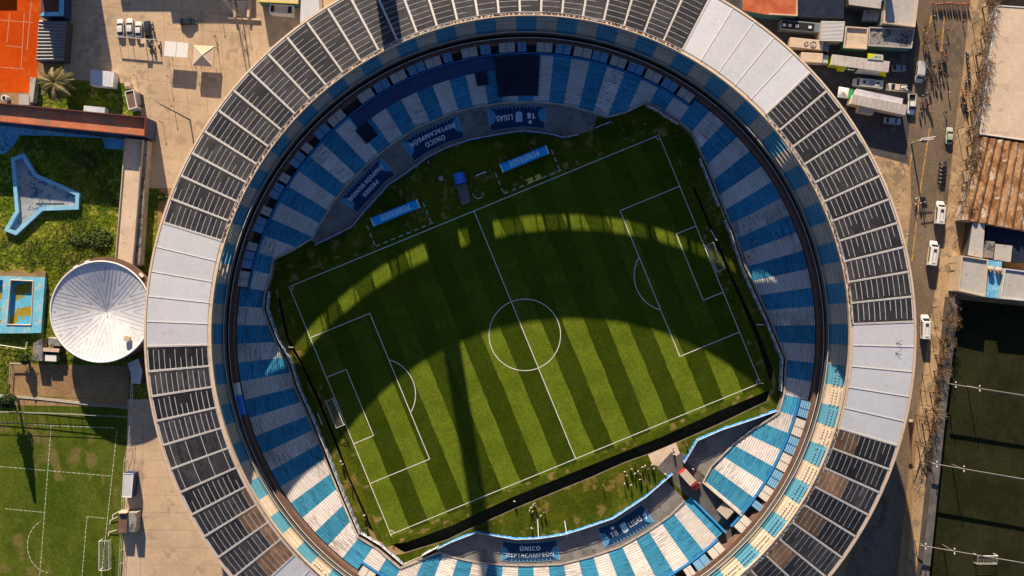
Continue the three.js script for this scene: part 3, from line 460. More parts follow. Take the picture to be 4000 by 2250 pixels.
banner('navy banner reading 18 LIGAS 7 half in sun at lower right', bLigas7, wBot, 55.6, 69.8);
function fence(label, pts, h0, h1, mat, o = {}) {
  const g = thing('fence', label, 'fence'), w = wp(pts, h1), step = o.step || 5; let s = 0;
  for (let i = 0; i < w.length - 1; i++) {
    const a = w[i], b = w[i + 1], l = Math.hypot(b[0] - a[0], b[1] - a[1]), n = Math.max(1, Math.round(l / step)), nx = -(b[1] - a[1]) / l, nz = (b[0] - a[0]) / l;
    for (let k = 0; k < n; k++) {
      const p = lineAt(a, b, k / n), q = lineAt(a, b, (k + 1) / n), m = new Mesher(), S = 6, wob = [];
      for (let j = 0; j <= S; j++) wob.push((j === 0 || j === S) ? 0 : rr(-.14, .14));
      for (let j = 0; j < S; j++) { const c = lineAt(p, q, j / S), d = lineAt(p, q, (j + 1) / S), u0 = s + l / n * j / S, u1 = s + l / n * (j + 1) / S, top0 = h1 - .1 - Math.abs(wob[j]) * .8, top1 = h1 - .1 - Math.abs(wob[j + 1]) * .8; m.quad([c[0] + nx * wob[j], h0, c[1] + nz * wob[j]], [d[0] + nx * wob[j + 1], h0, d[1] + nz * wob[j + 1]], [d[0] + nx * .05, top1, d[1] + nz * .05], [c[0] + nx * .05, top0, c[1] + nz * .05], [u0, 0], [u1, 0], [u1, 2], [u0, 2]); }
      if (!o.skip || rnd() > o.skip) part(g, 'cloth_panel', m.build(), mat);
      part(g, 'post', bar(new THREE.Vector3(p[0], 0, p[1]), new THREE.Vector3(p[0], h1 + .1, p[1]), .05), M.steel);
      part(g, 'top_rail', bar(new THREE.Vector3(p[0], h1, p[1]), new THREE.Vector3(q[0], h1, q[1]), o.rail || .07), M.white);
      s += l / n;
    }
  }
  return g;
}
fence('pitch fence hung with blue cloth along the shaded upper apron', fTop.slice(0, 15), .3, 2.2, M.blueCloth);
fence('short blue cloth fence beside the shaded upper right terrace', [[2326, 499], [2386, 474]], .1, 2.2, M.blueCloth);
fence('pitch fence hung with blue and white flags along the sunlit bottom apron', fBot, .1, 2.2, M.flagBlue);
fence('pitch fence with blue and white flags by the lower right corner terrace', fRight, .1, 2.7, M.flagBlue);
const offset = (pts, d) => pts.map(([x, y]) => { const l = rpx(x, y); return [x + (2055 - x) / l * d, y + (1306 - y) / l * d]; });
fence('flag hung fence in front of the left terrace wall', offset(frontPx.slice(2, 14), 9), .1, 3.2, M.flagWhite, { skip: .25 });
fence('flag hung fence in front of the right terrace wall', offset(frontPx.slice(35, 46), 9), .1, 3.2, M.flagWhite, { skip: .25 });
fence('pale fence round the lower left corner of the terrace', offset([[1398, 2095], [1476, 2142], [1564, 2217], [1640, 2186], [1707, 2150]], 14), .1, 2.2, M.flagWhite, { skip: .5 });
fence('pale flag fence at the dark upper right corner of the terrace', offset([[2531, 405], [2559, 416], [2604, 447], [2655, 478]], 5), 1, 3.9, M.flagWhite, { skip: .2 });
// ---------- vehicle tunnel ----------
{
  const g = thing('vehicle_tunnel', 'sunken vehicle passage with blue side wall cutting through the lower right terrace', 'passage', new THREE.Vector3(0, 0, 0));
  const ta = rad(40.2), tb = rad(44.6), rE = RM, ri = 48, m = new Mesher(), U = (r, t) => [r, t * 60];
  m.quad(pol(CL, ri, ta - .02, .02), pol(CL, ri, tb + .02, .02), pol(CL, rE + 6, tb, .02), pol(CL, rE + 6, ta, .02), U(ri, ta), U(ri, tb), U(rE, tb), U(rE, ta)); part(g, 'floor', m.build(), M.darkConcrete);
  const blueW = surf(6, [.03, .2, .45], [.05, .27, .55], { s: 221, c: 4, grain: .2, fine: 60 });
  for (const [t, mat] of [[ta, M.concrete], [tb, blueW]]) { const q = new Mesher(), d = t === ta ? -.006 : .006, f0 = Math.max(R0, rayFront(t)) - .4; for (const tt of [t, t + d]) q.quad(pol(CL, f0, tt, 0), pol(CL, rE + .3, tt, 0), pol(CL, rE + .3, tt, hOf(rE) + .7), pol(CL, f0, tt, hOf(f0) + .7), U(f0, 0), U(rE, 0), U(rE, .15), U(f0, .05)); q.quad(pol(CL, f0, t, hOf(f0) + .7), pol(CL, rE + .3, t, hOf(rE) + .7), pol(CL, rE + .3, t + d, hOf(rE) + .7), pol(CL, f0, t + d, hOf(f0) + .7), U(f0, 0), U(rE, 0), U(rE, .005), U(f0, .005)); part(g, 'side_wall', q.build(), mat); }
  const st = []; for (let i = 0; i < 8; i++) { const p = pol(CL, 66.2 + i * .35, rad(41.6), 1.6 + i * .3); st.push(bx(2.6, .3, .4, p[0], p[1], p[2], Math.PI / 2 - rad(41.6))); } part(g, 'stairs', mg(st), M.concrete);
}
// beige slab where the passage meets the grass
structure('paving_slab', flat(wp([[2531, 1776], [2640, 1728], [2652, 1760], [2690, 1850], [2660, 1870], [2620, 1838], [2575, 1822], [2548, 1815]]), .004), M.cream2);
structure('tunnel_floor', flat(wp([[2630, 1790], [2665, 1765], [2760, 1880], [2700, 1925], [2640, 1858]]), .012), M.darkConcrete);
// ---------- tarps over the shaded upper terrace ----------
function tarp(label, t0, t1, r0, r1, mat, lift = .45) { const m = new Mesher(), N = 24; for (let i = 0; i < N; i++) { const a = rad(t0 + (t1 - t0) * i / N), b = rad(t0 + (t1 - t0) * (i + 1) / N), q = (r, t) => pol(CL, r, t, hOf(r) + lift); m.quad(q(r0, a), q(r0, b), q(r1, b), q(r1, a), [a * 60, r0], [b * 60, r0], [b * 60, r1], [a * 60, r1]); for (const r of [r0, r1]) m.quad(q(r, a), q(r, b), pol(CL, r, b, hOf(r) - .1), pol(CL, r, a, hOf(r) - .1)); } const o = shadow(new THREE.Mesh(m.build(), mat)); o.name = numbered('tarp'); scene.add(o); return tag(o, label, 'tarp', 'dark covers over the upper terrace'); }
const rw = (p) => p / K * (1 - hL(p) / D);
tarp('long navy tarp over the top rows of the shaded upper left terrace', 231, 263.8, rw(1038), rw(1090), M.navy);
tarp('large black tarp over the rows above the 18 LIGAS banner', 263.4, 272.9, rw(930), rw(1088), M.blackTarp, .6);
tarp('small black cover left of the large black tarp', 258.9, 261.5, rw(985), rw(1038), M.blackTarp, .55);
tarp('square black cover on the upper left terrace above the bright blue wedge', 230, 233.3, rw(968), rw(1035), M.blackTarp, .55);
// ---------- dugouts and pitch side equipment ----------
const dugTex = bannerTex(640, 120, (x, w, h) => { x.fillStyle = '#27a2ea'; x.fillRect(0, 0, w, h); x.fillStyle = '#1c80d2'; x.fillRect(0, h * .72, w, h * .28); x.fillStyle = '#dfe6ec'; x.fillRect(0, 0, 14, h); x.fillRect(w - 14, 0, 14, h); x.fillStyle = '#b4e6f8'; x.font = 'bold 76px sans-serif'; x.textAlign = 'center'; x.fillText('POWERADE', w / 2, h * .68, w * .82); });
function dugout(label, px, py) {
  const g = thing('dugout', label, 'dugout', W(px, py), -PA, 'team dugouts beside the shaded touchline');
  const L = 12.8, m = new Mesher(), prof = [[1.25, 1.6], [.9, 2.15], [.3, 2.4], [-.5, 2.4], [-1.05, 2.1], [-1.25, .1]];
  for (let i = 0; i < prof.length - 1; i++) { const [z0, y0] = prof[i], [z1, y1] = prof[i + 1]; m.quad([-L / 2, y0, z0], [L / 2, y0, z0], [L / 2, y1, z1], [-L / 2, y1, z1], [1, 1 - i / 5], [0, 1 - i / 5], [0, 1 - (i + 1) / 5], [1, 1 - (i + 1) / 5]); }
  part(g, 'canopy', m.build(), dugTex);
  for (const s of [-1, 1]) { const q = new Mesher(); for (let i = 1; i < prof.length - 1; i++) q.tri([s * L / 2, .1, -1.25], [s * L / 2, prof[i - 1][1], prof[i - 1][0]], [s * L / 2, prof[i][1], prof[i][0]]); part(g, 'side_panel', q.build(), M.white); }
  part(g, 'bench', mg([bx(L - .6, .1, .5, 0, .5, -.5), bx(L - .6, .5, .08, 0, .8, -.8)]), M.blueCloth);
  for (const s of [-1, 1]) part(g, 'front_post', bar(new THREE.Vector3(s * (L / 2 - .05), 0, 1.2), new THREE.Vector3(s * (L / 2 - .05), 1.6, 1.2), .05), M.white);
}
dugout('blue POWERADE dugout to the left by the shaded upper touchline', 1547, 832); dugout('blue POWERADE dugout to the right by the shaded upper touchline', 2047, 623);
{
  let g = thing('player_tunnel', 'blue inflatable arch and grey ramp of the player tunnel', 'tunnel', W(1800, 715), rad(14));
  const m = new Mesher(); for (let i = 0; i < 8; i++) { const a = Math.PI * i / 8, b = Math.PI * (i + 1) / 8; m.quad([-1.5 * Math.cos(a), 2.3 * Math.sin(a), -2.5], [-1.5 * Math.cos(b), 2.3 * Math.sin(b), -2.5], [-1.5 * Math.cos(b), 2.3 * Math.sin(b), .3], [-1.5 * Math.cos(a), 2.3 * Math.sin(a), .3]); }
  part(g, 'arch', m.build(), M.blueCloth); part(g, 'ramp', bx(2.2, .12, 5.2, .1, .1, 2.9), M.apron);
  for (const s of [-1, 1]) part(g, 'side_wall', bx(.18, .9, 5.2, .1 + s * 1.15, .5, 2.9), M.apron);
  g = thing('advert_board', 'small blue and white board beside the player tunnel', 'board', W(1880, 680), -PA); part(g, 'panel', bx(2.6, .9, .12, 0, .75, 0), M.blueCloth); for (const s of [-1, 1]) part(g, 'frame_end', bx(.15, 1, .3, s * 1.3, .5, 0), M.white); part(g, 'frame_top', bx(2.6, .1, .25, 0, 1.25, 0), M.white);
  g = thing('camera_crane', 'grey wheeled camera dolly on the grass near the halfway line', 'camera', W(1868, 755), .4); for (let i = 0; i < 3; i++) { const a = i * 2.1 + .5; part(g, 'leg', bar(new THREE.Vector3(0, .5, 0), new THREE.Vector3(Math.cos(a) * 1.2, .1, Math.sin(a) * 1.2), .08), M.steel); } part(g, 'track', new THREE.TorusGeometry(1.3, .09, 5, 12, 3.6).rotateX(Math.PI / 2).translate(0, .12, 0), M.white); part(g, 'head', bx(.5, .5, .7, 0, .9, 0), M.darkSteel);
  g = thing('flight_case', 'grey equipment case in a wire cage beside the left dugout', 'case', W(1723, 698), .3); part(g, 'box', bx(1.1, .8, 1.1, 0, .45, 0), M.steel); part(g, 'cage', mg([[-1, -1], [1, -1], [1, 1], [-1, 1]].map(([a, b]) => bar(new THREE.Vector3(a, 0, b), new THREE.Vector3(a, 1.2, b), .06))), M.steel);
  for (const [x, y] of [[2072, 704], [2102, 692]]) { const q = thing('training_mat', x < 2090 ? 'yellow green mat by the right dugout, farther from its corner' : 'yellow green mat by the right dugout, nearest its corner', 'mat', W(x, y), -PA); part(q, 'pad', bx(1.5, .25, 1.3, 0, .13, 0), M.yellow); part(q, 'stripe', bx(1.1, .04, .16, 0, .275, .5), M.white); }
}
// corner flags on the stadium pitch
for (const [u, v, t] of [[-1, -1, 'upper left'], [1, -1, 'upper right'], [-1, 1, 'lower left'], [1, 1, 'lower right']]) { const g = thing('corner_flag', `corner flag at the ${t} corner of the stadium pitch`, 'flag', new THREE.Vector3(...PT(u * PL, v * PW))); part(g, 'pole', cyl(.035, .035, 1.6, 0, .8, 0, 6), M.white); part(g, 'cloth', bx(.4, .3, .03, .22, 1.4, 0), M.yellow); }
// stretchers / light poles standing round the pitch
for (const [x, y, x2, y2, l] of [[2778, 900, 2800, 940, 'white curved pole on the shaded right run off behind the goal'], [2960, 1268, 2985, 1268, 'short white pole on the shaded right run off below the goal'], [1242, 1618, 1258, 1658, 'white pole lying by the moat behind the left goal'], [2100, 2030, 2104, 2102, 'white pole leaning on the bottom fence, left of two'], [2206, 2038, 2216, 2100, 'white pole leaning on the bottom fence, right of two'], [1125, 1356, 1145, 1357, 'white bent bar at the left moat in the sun strip']]) { const g = thing('pole', l, 'pole'), a = W(x, y, .2), b = W(x2, y2, 1.4); part(g, 'bar', bar(a, b, .13), M.white); part(g, 'foot', cyl(.25, .3, .2, a.x, .1, a.z, 8), M.steel); }

// long flag draped over the left part of the brown ring wall
{ const g = thing('hanging_flag', 'long white and blue flag draped over the brown ring wall at left', 'flag', new THREE.Vector3(0, 0, 0)), r0 = 1138 / K * (1 - 7.3 / D), r1 = 1160 / K * (1 - 7.3 / D); for (const [a, b, mat] of [[164.2, 168.2, M.blueCloth], [168.2, 170.6, M.white]]) { const m = new Mesher(), N = 8; for (let i = 0; i < N; i++) { const p = rad(a + (b - a) * i / N), q = rad(a + (b - a) * (i + 1) / N), y = k => 7.33 + .08 * Math.sin(k * 1.7); m.quad(pol(CL, r0, p, 6.6), pol(CL, r0, q, 6.6), pol(CL, r0 + .5, q, y(i + 1)), pol(CL, r0 + .5, p, y(i))); m.quad(pol(CL, r0 + .5, p, y(i)), pol(CL, r0 + .5, q, y(i + 1)), pol(CL, r1, q, y(i + 2)), pol(CL, r1, p, y(i + 1))); } part(g, 'cloth', m.build(), mat); } }
// ---------- people ----------
function capField(bones) { return (x, y, z) => { let f = 0, best = 1e9; for (const [ax, ay, az, bx_, by, bz, r0, r1] of bones) { const dx = bx_ - ax, dy = by - ay, dz = bz - az, l = dx * dx + dy * dy + dz * dz; let t = ((x - ax) * dx + (y - ay) * dy + (z - az) * dz) / l; t = Math.max(0, Math.min(1, t)); const d = Math.hypot(x - ax - dx * t, y - ay - dy * t, z - az - dz * t) - (r0 + (r1 - r0) * t); f += Math.exp(-d * 34); best = Math.min(best, d); } return -Math.log(f) / 34; }; }
function body(bones, N = 46) {
  const mc = new MarchingCubes(N, new THREE.MeshBasicMaterial(), false, false, 60000), fn = capField(bones); mc.isolation = 0;
  const S = 1.05; for (let k = 0; k < N; k++) for (let j = 0; j < N; j++) for (let i = 0; i < N; i++) mc.field[i + j * N + k * N * N] = -fn((i / N * 2 - 1) * S, (j / N * 2 - 1) * S + .92, (k / N * 2 - 1) * S);
  mc.update(); const n = mc.count, p = mc.positionArray.slice(0, n * 3), q = mc.normalArray.slice(0, n * 3);
  const g = new THREE.BufferGeometry(); for (let i = 0; i < n; i++) { p[i * 3] *= S; p[i * 3 + 1] = p[i * 3 + 1] * S + .92; p[i * 3 + 2] *= S; }
  g.setAttribute('position', new THREE.BufferAttribute(p, 3)); g.setAttribute('normal', new THREE.BufferAttribute(q, 3)); return g;
}
const finger = (hx, hy, hz, s) => { const o = []; for (let i = 0; i < 4; i++) o.push([hx, hy - .05, hz - .03 + i * .022, hx + s * .01, hy - .13 - (i === 1 || i === 2 ? .02 : 0), hz - .03 + i * .024, .011, .009]); o.push([hx, hy - .02, hz + .035, hx + s * .01, hy - .08, hz + .07, .011, .009]); return o; };
const standB = [[0, .98, 0, 0, 1.38, 0, .14, .17], [-.15, 1.4, 0, .15, 1.4, 0, .08, .08], [0, 1.44, 0, 0, 1.54, .01, .06, .055], [0, 1.6, .02, 0, 1.67, .01, .095, .1], [0, 1.62, .1, 0, 1.6, .125, .02, .015],
[-.1, .95, 0, -.11, .5, .02, .095, .065], [-.11, .5, .02, -.12, .09, 0, .062, .045], [-.12, .05, -.04, -.13, .04, .15, .045, .035], [.1, .95, 0, .11, .5, .02, .095, .065], [.11, .5, .02, .12, .09, 0, .062, .045], [.12, .05, -.04, .13, .04, .15, .045, .035],
[-.2, 1.4, 0, -.25, 1.12, 0, .058, .048], [-.25, 1.12, 0, -.25, .87, .05, .046, .035], [-.25, .86, .05, -.25, .79, .06, .036, .03], [.2, 1.4, 0, .25, 1.12, 0, .058, .048], [.25, 1.12, 0, .25, .87, .05, .046, .035], [.25, .86, .05, .25, .79, .06, .036, .03], ...finger(-.25, .8, .06, -1), ...finger(.25, .8, .06, 1)];
const walkB = standB.map(b => b.slice()); walkB[5] = [-.1, .95, 0, -.11, .52, .17, .095, .065]; walkB[6] = [-.11, .52, .17, -.12, .09, .27, .062, .045]; walkB[7] = [-.12, .05, .23, -.12, .06, .42, .045, .035]; walkB[8] = [.1, .95, 0, .11, .52, -.1, .095, .065]; walkB[9] = [.11, .52, -.1, .12, .14, -.32, .062, .045]; walkB[10] = [.12, .1, -.34, .12, .04, -.18, .045, .035];
walkB[11] = [-.2, 1.4, 0, -.25, 1.12, -.1, .058, .048]; walkB[12] = [-.25, 1.12, -.1, -.25, .9, -.02, .046, .035]; walkB[13] = [-.25, .9, -.02, -.25, .83, 0, .036, .03]; walkB[14] = [.2, 1.4, 0, .25, 1.13, .08, .058, .048]; walkB[15] = [.25, 1.13, .08, .22, .98, .28, .046, .035]; walkB[16] = [.22, .98, .28, .21, .95, .35, .036, .03];
for (let i = 17; i < 22; i++) { walkB[i] = walkB[i].map((v, k) => k === 2 || k === 5 ? v - .06 : k === 1 || k === 4 ? v + .03 : v); } for (let i = 22; i < 27; i++) { walkB[i] = walkB[i].map((v, k) => k === 2 || k === 5 ? v + .29 : k === 1 || k === 4 ? v + .15 : k === 0 || k === 3 ? v - .04 : v); }
const poses = [body(standB), body(walkB)], dressed = {};
const pmat = new THREE.MeshStandardMaterial({ vertexColors: true, roughness: .85 });
const CLOTH = { black: [.012, .012, .014], white: [.72, .71, .7], navy: [.012, .02, .06], grey: [.2, .2, .21], orange: [.8, .17, .02], red: [.5, .02, .03], blue: [.03, .16, .45], green: [.1, .2, .05] };
function dress(pose, top, legs) {
  const k = pose + top + legs; if (dressed[k]) return dressed[k];
  const g = poses[pose].clone(), p = g.attributes.position, c = new Float32Array(p.count * 3), T = CLOTH[top], L = CLOTH[legs];
  for (let i = 0; i < p.count; i++) { const x = p.getX(i), y = p.getY(i), z = p.getZ(i); let q = T; if (y > 1.47) q = (y > 1.67 || z < -.02) ? [.03, .02, .015] : [.42, .25, .17]; else if (y < .98 && Math.abs(x) < .2) q = y < .09 ? [.02, .02, .02] : L; else if (Math.abs(x) > .19 && y < 1.0) q = [.42, .25, .17]; c.set(q, i * 3); }
  g.setAttribute('color', new THREE.BufferAttribute(c, 3)); return dressed[k] = g;
}
function person(label, px, py, top, legs, turn = rnd() * 6.28, group, h = 0) { const m = shadow(new THREE.Mesh(dress(rnd() < .5 ? 0 : 1, top, legs), pmat)); m.name = numbered('person'); m.position.copy(W(px, py, h)); m.rotation.y = turn; scene.add(m); return tag(m, label, 'person', group); }
const G1 = 'people standing by the lower moat near the passage', G2 = 'huddle on the bottom grass', G3 = 'crowd in the street', G4 = 'police line across the top of the street';
for (const [i, [x, y]] of [[2440, 1840], [2464, 1830], [2446, 1855], [2478, 1848], [2490, 1840], [2508, 1822], [2518, 1818], [2545, 1815], [2551, 1828], [2438, 1888], [2462, 1892], [2498, 1870]].sort((a, b) => a[0] - b[0]).entries())  person(`${ORD[i]} white topped person from the left in the group by the passage`, x, y, 'white', 'black', undefined, G1);
for (const [i, [x, y]] of [[2458, 1818], [2500, 1850], [2528, 1830], [2524, 1884], [2478, 1808]].sort((a, b) => a[0] - b[0]).entries())  person(`${ORD[i]} black clad person from the left in the group by the passage`, x, y, 'black', 'black', undefined, G1);
for (const [i, [x, y]] of [[2082, 1970], [2088, 1964], [2092, 1974], [2074, 1980], [2068, 1992], [2080, 1996]].sort((a, b) => a[0] - b[0]).entries())  person(`${ORD[i]} white topped person from the left in the huddle near the bottom fence`, x, y, 'white', 'black', undefined, G2);
person('person in white beside the huddle, nearest the bottom fence', 2112, 2012, 'white', 'black'); person('person in grey walking away from the huddle to the right', 2126, 1998, 'grey', 'navy'); person('lone person in white below the huddle by the bottom fence', 2077, 2060, 'white', 'navy'); person('person in black on the pitch edge of the moat at the bottom', 2010, 1955, 'white', 'black');
person('person walking alone across the bottom grass with a long shadow', 2355, 1893, 'grey', 'black'); person('person in white at the mouth of the passage, upper of two', 2628, 1745, 'white', 'black'); person('person in white at the mouth of the passage, lower of two', 2632, 1772, 'white', 'black'); person('person in dark clothes on the grass right of the passage', 2682, 1738, 'navy', 'black'); person('person in white inside the passage behind the red van', 2705, 1830, 'white', 'blue'); person('person by the flags at the passage end of the bottom fence', 2598, 1850, 'white', 'navy');
for (const [x, y, l] of [[1334, 1800, 'photographer in white by the left moat, upper of the row'], [1340, 1812, 'person in white by the left moat just below the photographer'], [1372, 1893, 'person in black by the left moat above the white bar'], [1424, 2010, 'person in white by the left moat near the corner'], [1432, 2060, 'person in black by the left moat at the corner']]) person(l, x, y, l.includes('black') ? 'black' : 'white', 'black');
for (const [i, [x, y]] of [[2932, 935], [2948, 943], [2932, 962], [2940, 980], [2922, 1000], [2928, 1008]].sort((a, b) => a[1] - b[1]).entries())  { const r = rpx(x, y); person(`${ORD[i]} steward from the top standing on the shaded right terrace`, x, y, rnd() < .3 ? 'white' : 'black', 'black', undefined, 'stewards on the right terrace', hOf(Math.max(R0, r / K * (1 - hL(r) / D))) - .05); }
person('white shirted steward by the fence at the right run off', 3006, 1304, 'white', 'black'); person('person in white near the corner at upper right of the pitch', 2518, 488, 'white', 'black'); person('person in white by the upper fence, left of two', 1628, 655, 'white', 'blue'); person('person in white by the upper fence, right of two', 1674, 635, 'white', 'black'); person('steward in yellow green near the left dugout', 1669, 665, 'green', 'black');
for (let i = 0; i < 13; i++) person(`${ORD[i]} officer from the left in the orange vested line across the street`, 3640 + i * 11.5 + rr(-2, 2), 20 + rr(-3, 3), i % 4 ? 'orange' : 'red', 'black', 3.1, G4);
for (const [x, y, l] of [[3645, 68, 'person in white near the left kerb below the police line'], [3760, 86, 'person in red below the right end of the police line'], [3697, 118, 'officer in orange standing alone in the middle of the street'], [3690, 176, 'person in grey below the lone orange officer']]) person(l, x, y, l.includes('white') ? 'white' : l.includes('red') ? 'red' : l.includes('grey') ? 'grey' : 'orange', 'black');
for (const [i, [x, y]] of [[3652, 140], [3657, 142], [3676, 205], [3681, 214], [3688, 221]].sort((a, b) => a[1] - b[1]).entries())  person(`${ORD[i]} orange officer from the top of the small groups in mid street`, x, y, 'orange', 'black', undefined, 'orange officers in mid street');
for (const [i, [x, y]] of [[3664, 242], [3672, 250], [3682, 244], [3690, 240], [3656, 288], [3666, 280], [3680, 290], [3696, 298], [3640, 320], [3652, 330], [3670, 334], [3628, 350], [3600, 378], [3612, 392], [3622, 410], [3594, 402], [3606, 426], [3634, 442], [3616, 372], [3590, 440], [3646, 262], [3636, 300]].sort((a, b) => a[1] - b[1]).entries())  person(`${ORD[i]} dark clad person from the top of the crowd beside the broadcast trailers`, x, y, ['black', 'black', 'navy', 'grey'][Math.floor(rnd() * 4)], 'black', undefined, G3);
for (const [x, y, l] of [[3625, 190, 'person in white by the bare tree at the left kerb'], [3628, 204, 'person in grey just below the bare tree'], [3703, 367, 'person in white alone in the street with a long shadow'], [3690, 440, 'person in black alone in the street above the green and white car'], [3574, 776, 'left person of the four walking down the street'], [3590, 795, 'third person of the four walking down the street'], [3571, 800, 'rear person of the four walking down the street'], [3606, 792, 'right person of the four walking down the street']]) person(l, x, y, l.includes('black') ? 'black' : 'white', 'black');
for (const [i, [x, y]] of [[3756, 352], [3762, 362], [3768, 372], [3752, 384], [3764, 392], [3760, 408]].entries()) person(`${ORD[i]} officer from the top of the group beside the right hand trees`, x, y, rnd() < .6 ? 'orange' : 'black', 'black', undefined, 'officers beside the tree row');
person('person in red on the plaza right of the dark car', 843, 145, 'red', 'navy');
// ---------- vehicles ----------
const PAINT = (r, g, b) => new THREE.MeshPhysicalMaterial({ color: new THREE.Color().setRGB(r, g, b), roughness: .35, clearcoat: .8, clearcoatRoughness: .1 });
const vWhite = PAINT(.72, .71, .69), vDark = PAINT(.012, .022, .028), vGrey = PAINT(.17, .2, .24), vSilver = PAINT(.5, .5, .49), vBlue = PAINT(.25, .35, .48), vGreenCar = PAINT(.42, .5, .36), vRed = PAINT(.6, .02, .04), vCream = PAINT(.6, .5, .4), vBlack = PAINT(.012, .012, .015);
const loft = (secs) => { const m = new Mesher(); for (let i = 0; i < secs.length - 1; i++) { const a = secs[i], b = secs[i + 1], n = a.length; for (let k = 0; k < n; k++) m.quad(a[k], a[(k + 1) % n], b[(k + 1) % n], b[k]); } for (const s of [secs[0], secs[secs.length - 1]]) for (let k = 1; k < s.length - 1; k++) m.tri(s[0], s[k], s[k + 1]); return m.build(); };
const ring = (z, w, y0, y1, c = .14) => [[-w + c * .4, y0, z], [w - c * .4, y0, z], [w, y0 + c, z], [w, y1 - c, z], [w - c, y1, z], [-w + c, y1, z], [-w, y1 - c, z], [-w, y0 + c, z]];
const wheelG = (() => { const t = new THREE.CylinderGeometry(.33, .33, .2, 14).rotateZ(Math.PI / 2), r = new THREE.CylinderGeometry(.18, .18, .215, 10).rotateZ(Math.PI / 2); return [t, r]; })();
function wheels(g, w, za, zb, s = 1) { for (const sx of [-1, 1]) for (const z of [za, zb]) { const wh = part(g, 'wheel', wheelG[0], M.rubber); wh.position.set(sx * w, .33 * s, z); wh.scale.setScalar(s); part(wh, 'rim', wheelG[1], M.steel); } }
function car(label, px, py, turn, paint, o = {}) {   // nose towards -z
  const L = o.L || 4.3, w = .86, g = thing('parked_car', label, 'car', W(px, py), turn, o.group), h = L / 2;
  part(g, 'body', loft([ring(-h, w * .74, .35, .62), ring(-h + .25, w * .95, .25, .74), ring(-h * .45, w, .22, .9), ring(h * .5, w, .22, .93), ring(h - .2, w * .95, .28, .88), ring(h, w * .82, .36, .72)]), paint);
  part(g, 'window', loft([ring(-h * .5, w * .86, .86, .9, .02), ring(-h * .2, w * .78, .86, 1.36, .08), ring(h * .5, w * .76, .86, 1.36, .08), ring(h * .78, w * .84, .86, .92, .02)]), glassDark);
  part(g, 'roof', loft([ring(-h * .2, w * .74, 1.3, 1.4, .04), ring(h * .1, w * .78, 1.34, 1.45, .04), ring(h * .5, w * .72, 1.3, 1.4, .04)]), paint);
  for (const s of [-1, 1]) { part(g, 'headlight', bx(.34, .12, .1, s * w * .6, .62, -h + .12), M.white); part(g, 'mirror', bx(.18, .12, .12, s * (w + .08), .95, -h * .3), paint); }
  wheels(g, w - .06, -h * .62, h * .6); return g;
}
function van(label, px, py, turn, paint, o = {}) {
  const L = o.L || 5.9, w = 1.02, H = o.H || 2.6, h = L / 2, g = thing('van', label, 'van', W(px, py), turn, o.group);
  part(g, 'body', loft([ring(-h, w * .8, .4, .85), ring(-h + .5, w * .97, .3, 1.15), ring(-h + .95, w, .3, 1.3), ring(-h + 1.75, w, .3, H, .22), ring(h - .1, w, .3, H, .22), ring(h, w * .95, .35, H - .12, .22)]), paint);
  const ws = new Mesher(); ws.quad([-w * .84, 1.34, -h + .93], [w * .84, 1.34, -h + .93], [w * .8, H - .12, -h + 1.68], [-w * .8, H - .12, -h + 1.68]); part(g, 'windscreen', ws.build(), glassDark);
  for (const s of [-1, 1]) { part(g, 'side_window', mg([bx(.05, .62, .9, s * (w + .005), H * .68, -h + 2.25), bx(.05, .62, L - 4.2 > .6 ? L - 3.6 : .6, s * (w + .005), H * .68, .75)]), glassDark); part(g, 'mirror', bx(.28, .3, .14, s * (w + .18), 1.5, -h + 1.1), paint); part(g, 'headlight', bx(.3, .16, .1, s * w * .6, .78, -h + .14), M.white); }
  if (o.vents !== false) { part(g, 'roof_vent', bx(.7, .14, .6, 0, H + .07, -h + 2.5), M.darkSteel); part(g, 'roof_rail', mg([bx(.08, .08, L - 3.6, -.4, H + .04, .5), bx(.08, .08, L - 3.6, .4, H + .04, .5), bx(.9, .08, .08, 0, H + .1, h - .7)]), M.steel); }
  if (o.dish) { part(g, 'dish', new THREE.TorusGeometry(.62, .09, 6, 20).rotateX(Math.PI / 2).translate(0, H + .25, h - 1.5), M.white); part(g, 'dish_plate', cyl(.55, .3, .12, 0, H + .18, h - 1.5, 16), M.darkSteel); part(g, 'dish_arm', bar(new THREE.Vector3(.1, H + .3, h - 1.3), new THREE.Vector3(-.9, H + .35, h - 2.2), .09), M.white); part(g, 'equipment_box', bx(1.1, .2, 1.2, 0, H + .1, h - 3), vGrey); }
  wheels(g, w - .08, -h + 1.05, h - 1.05, 1.05); return g;
}
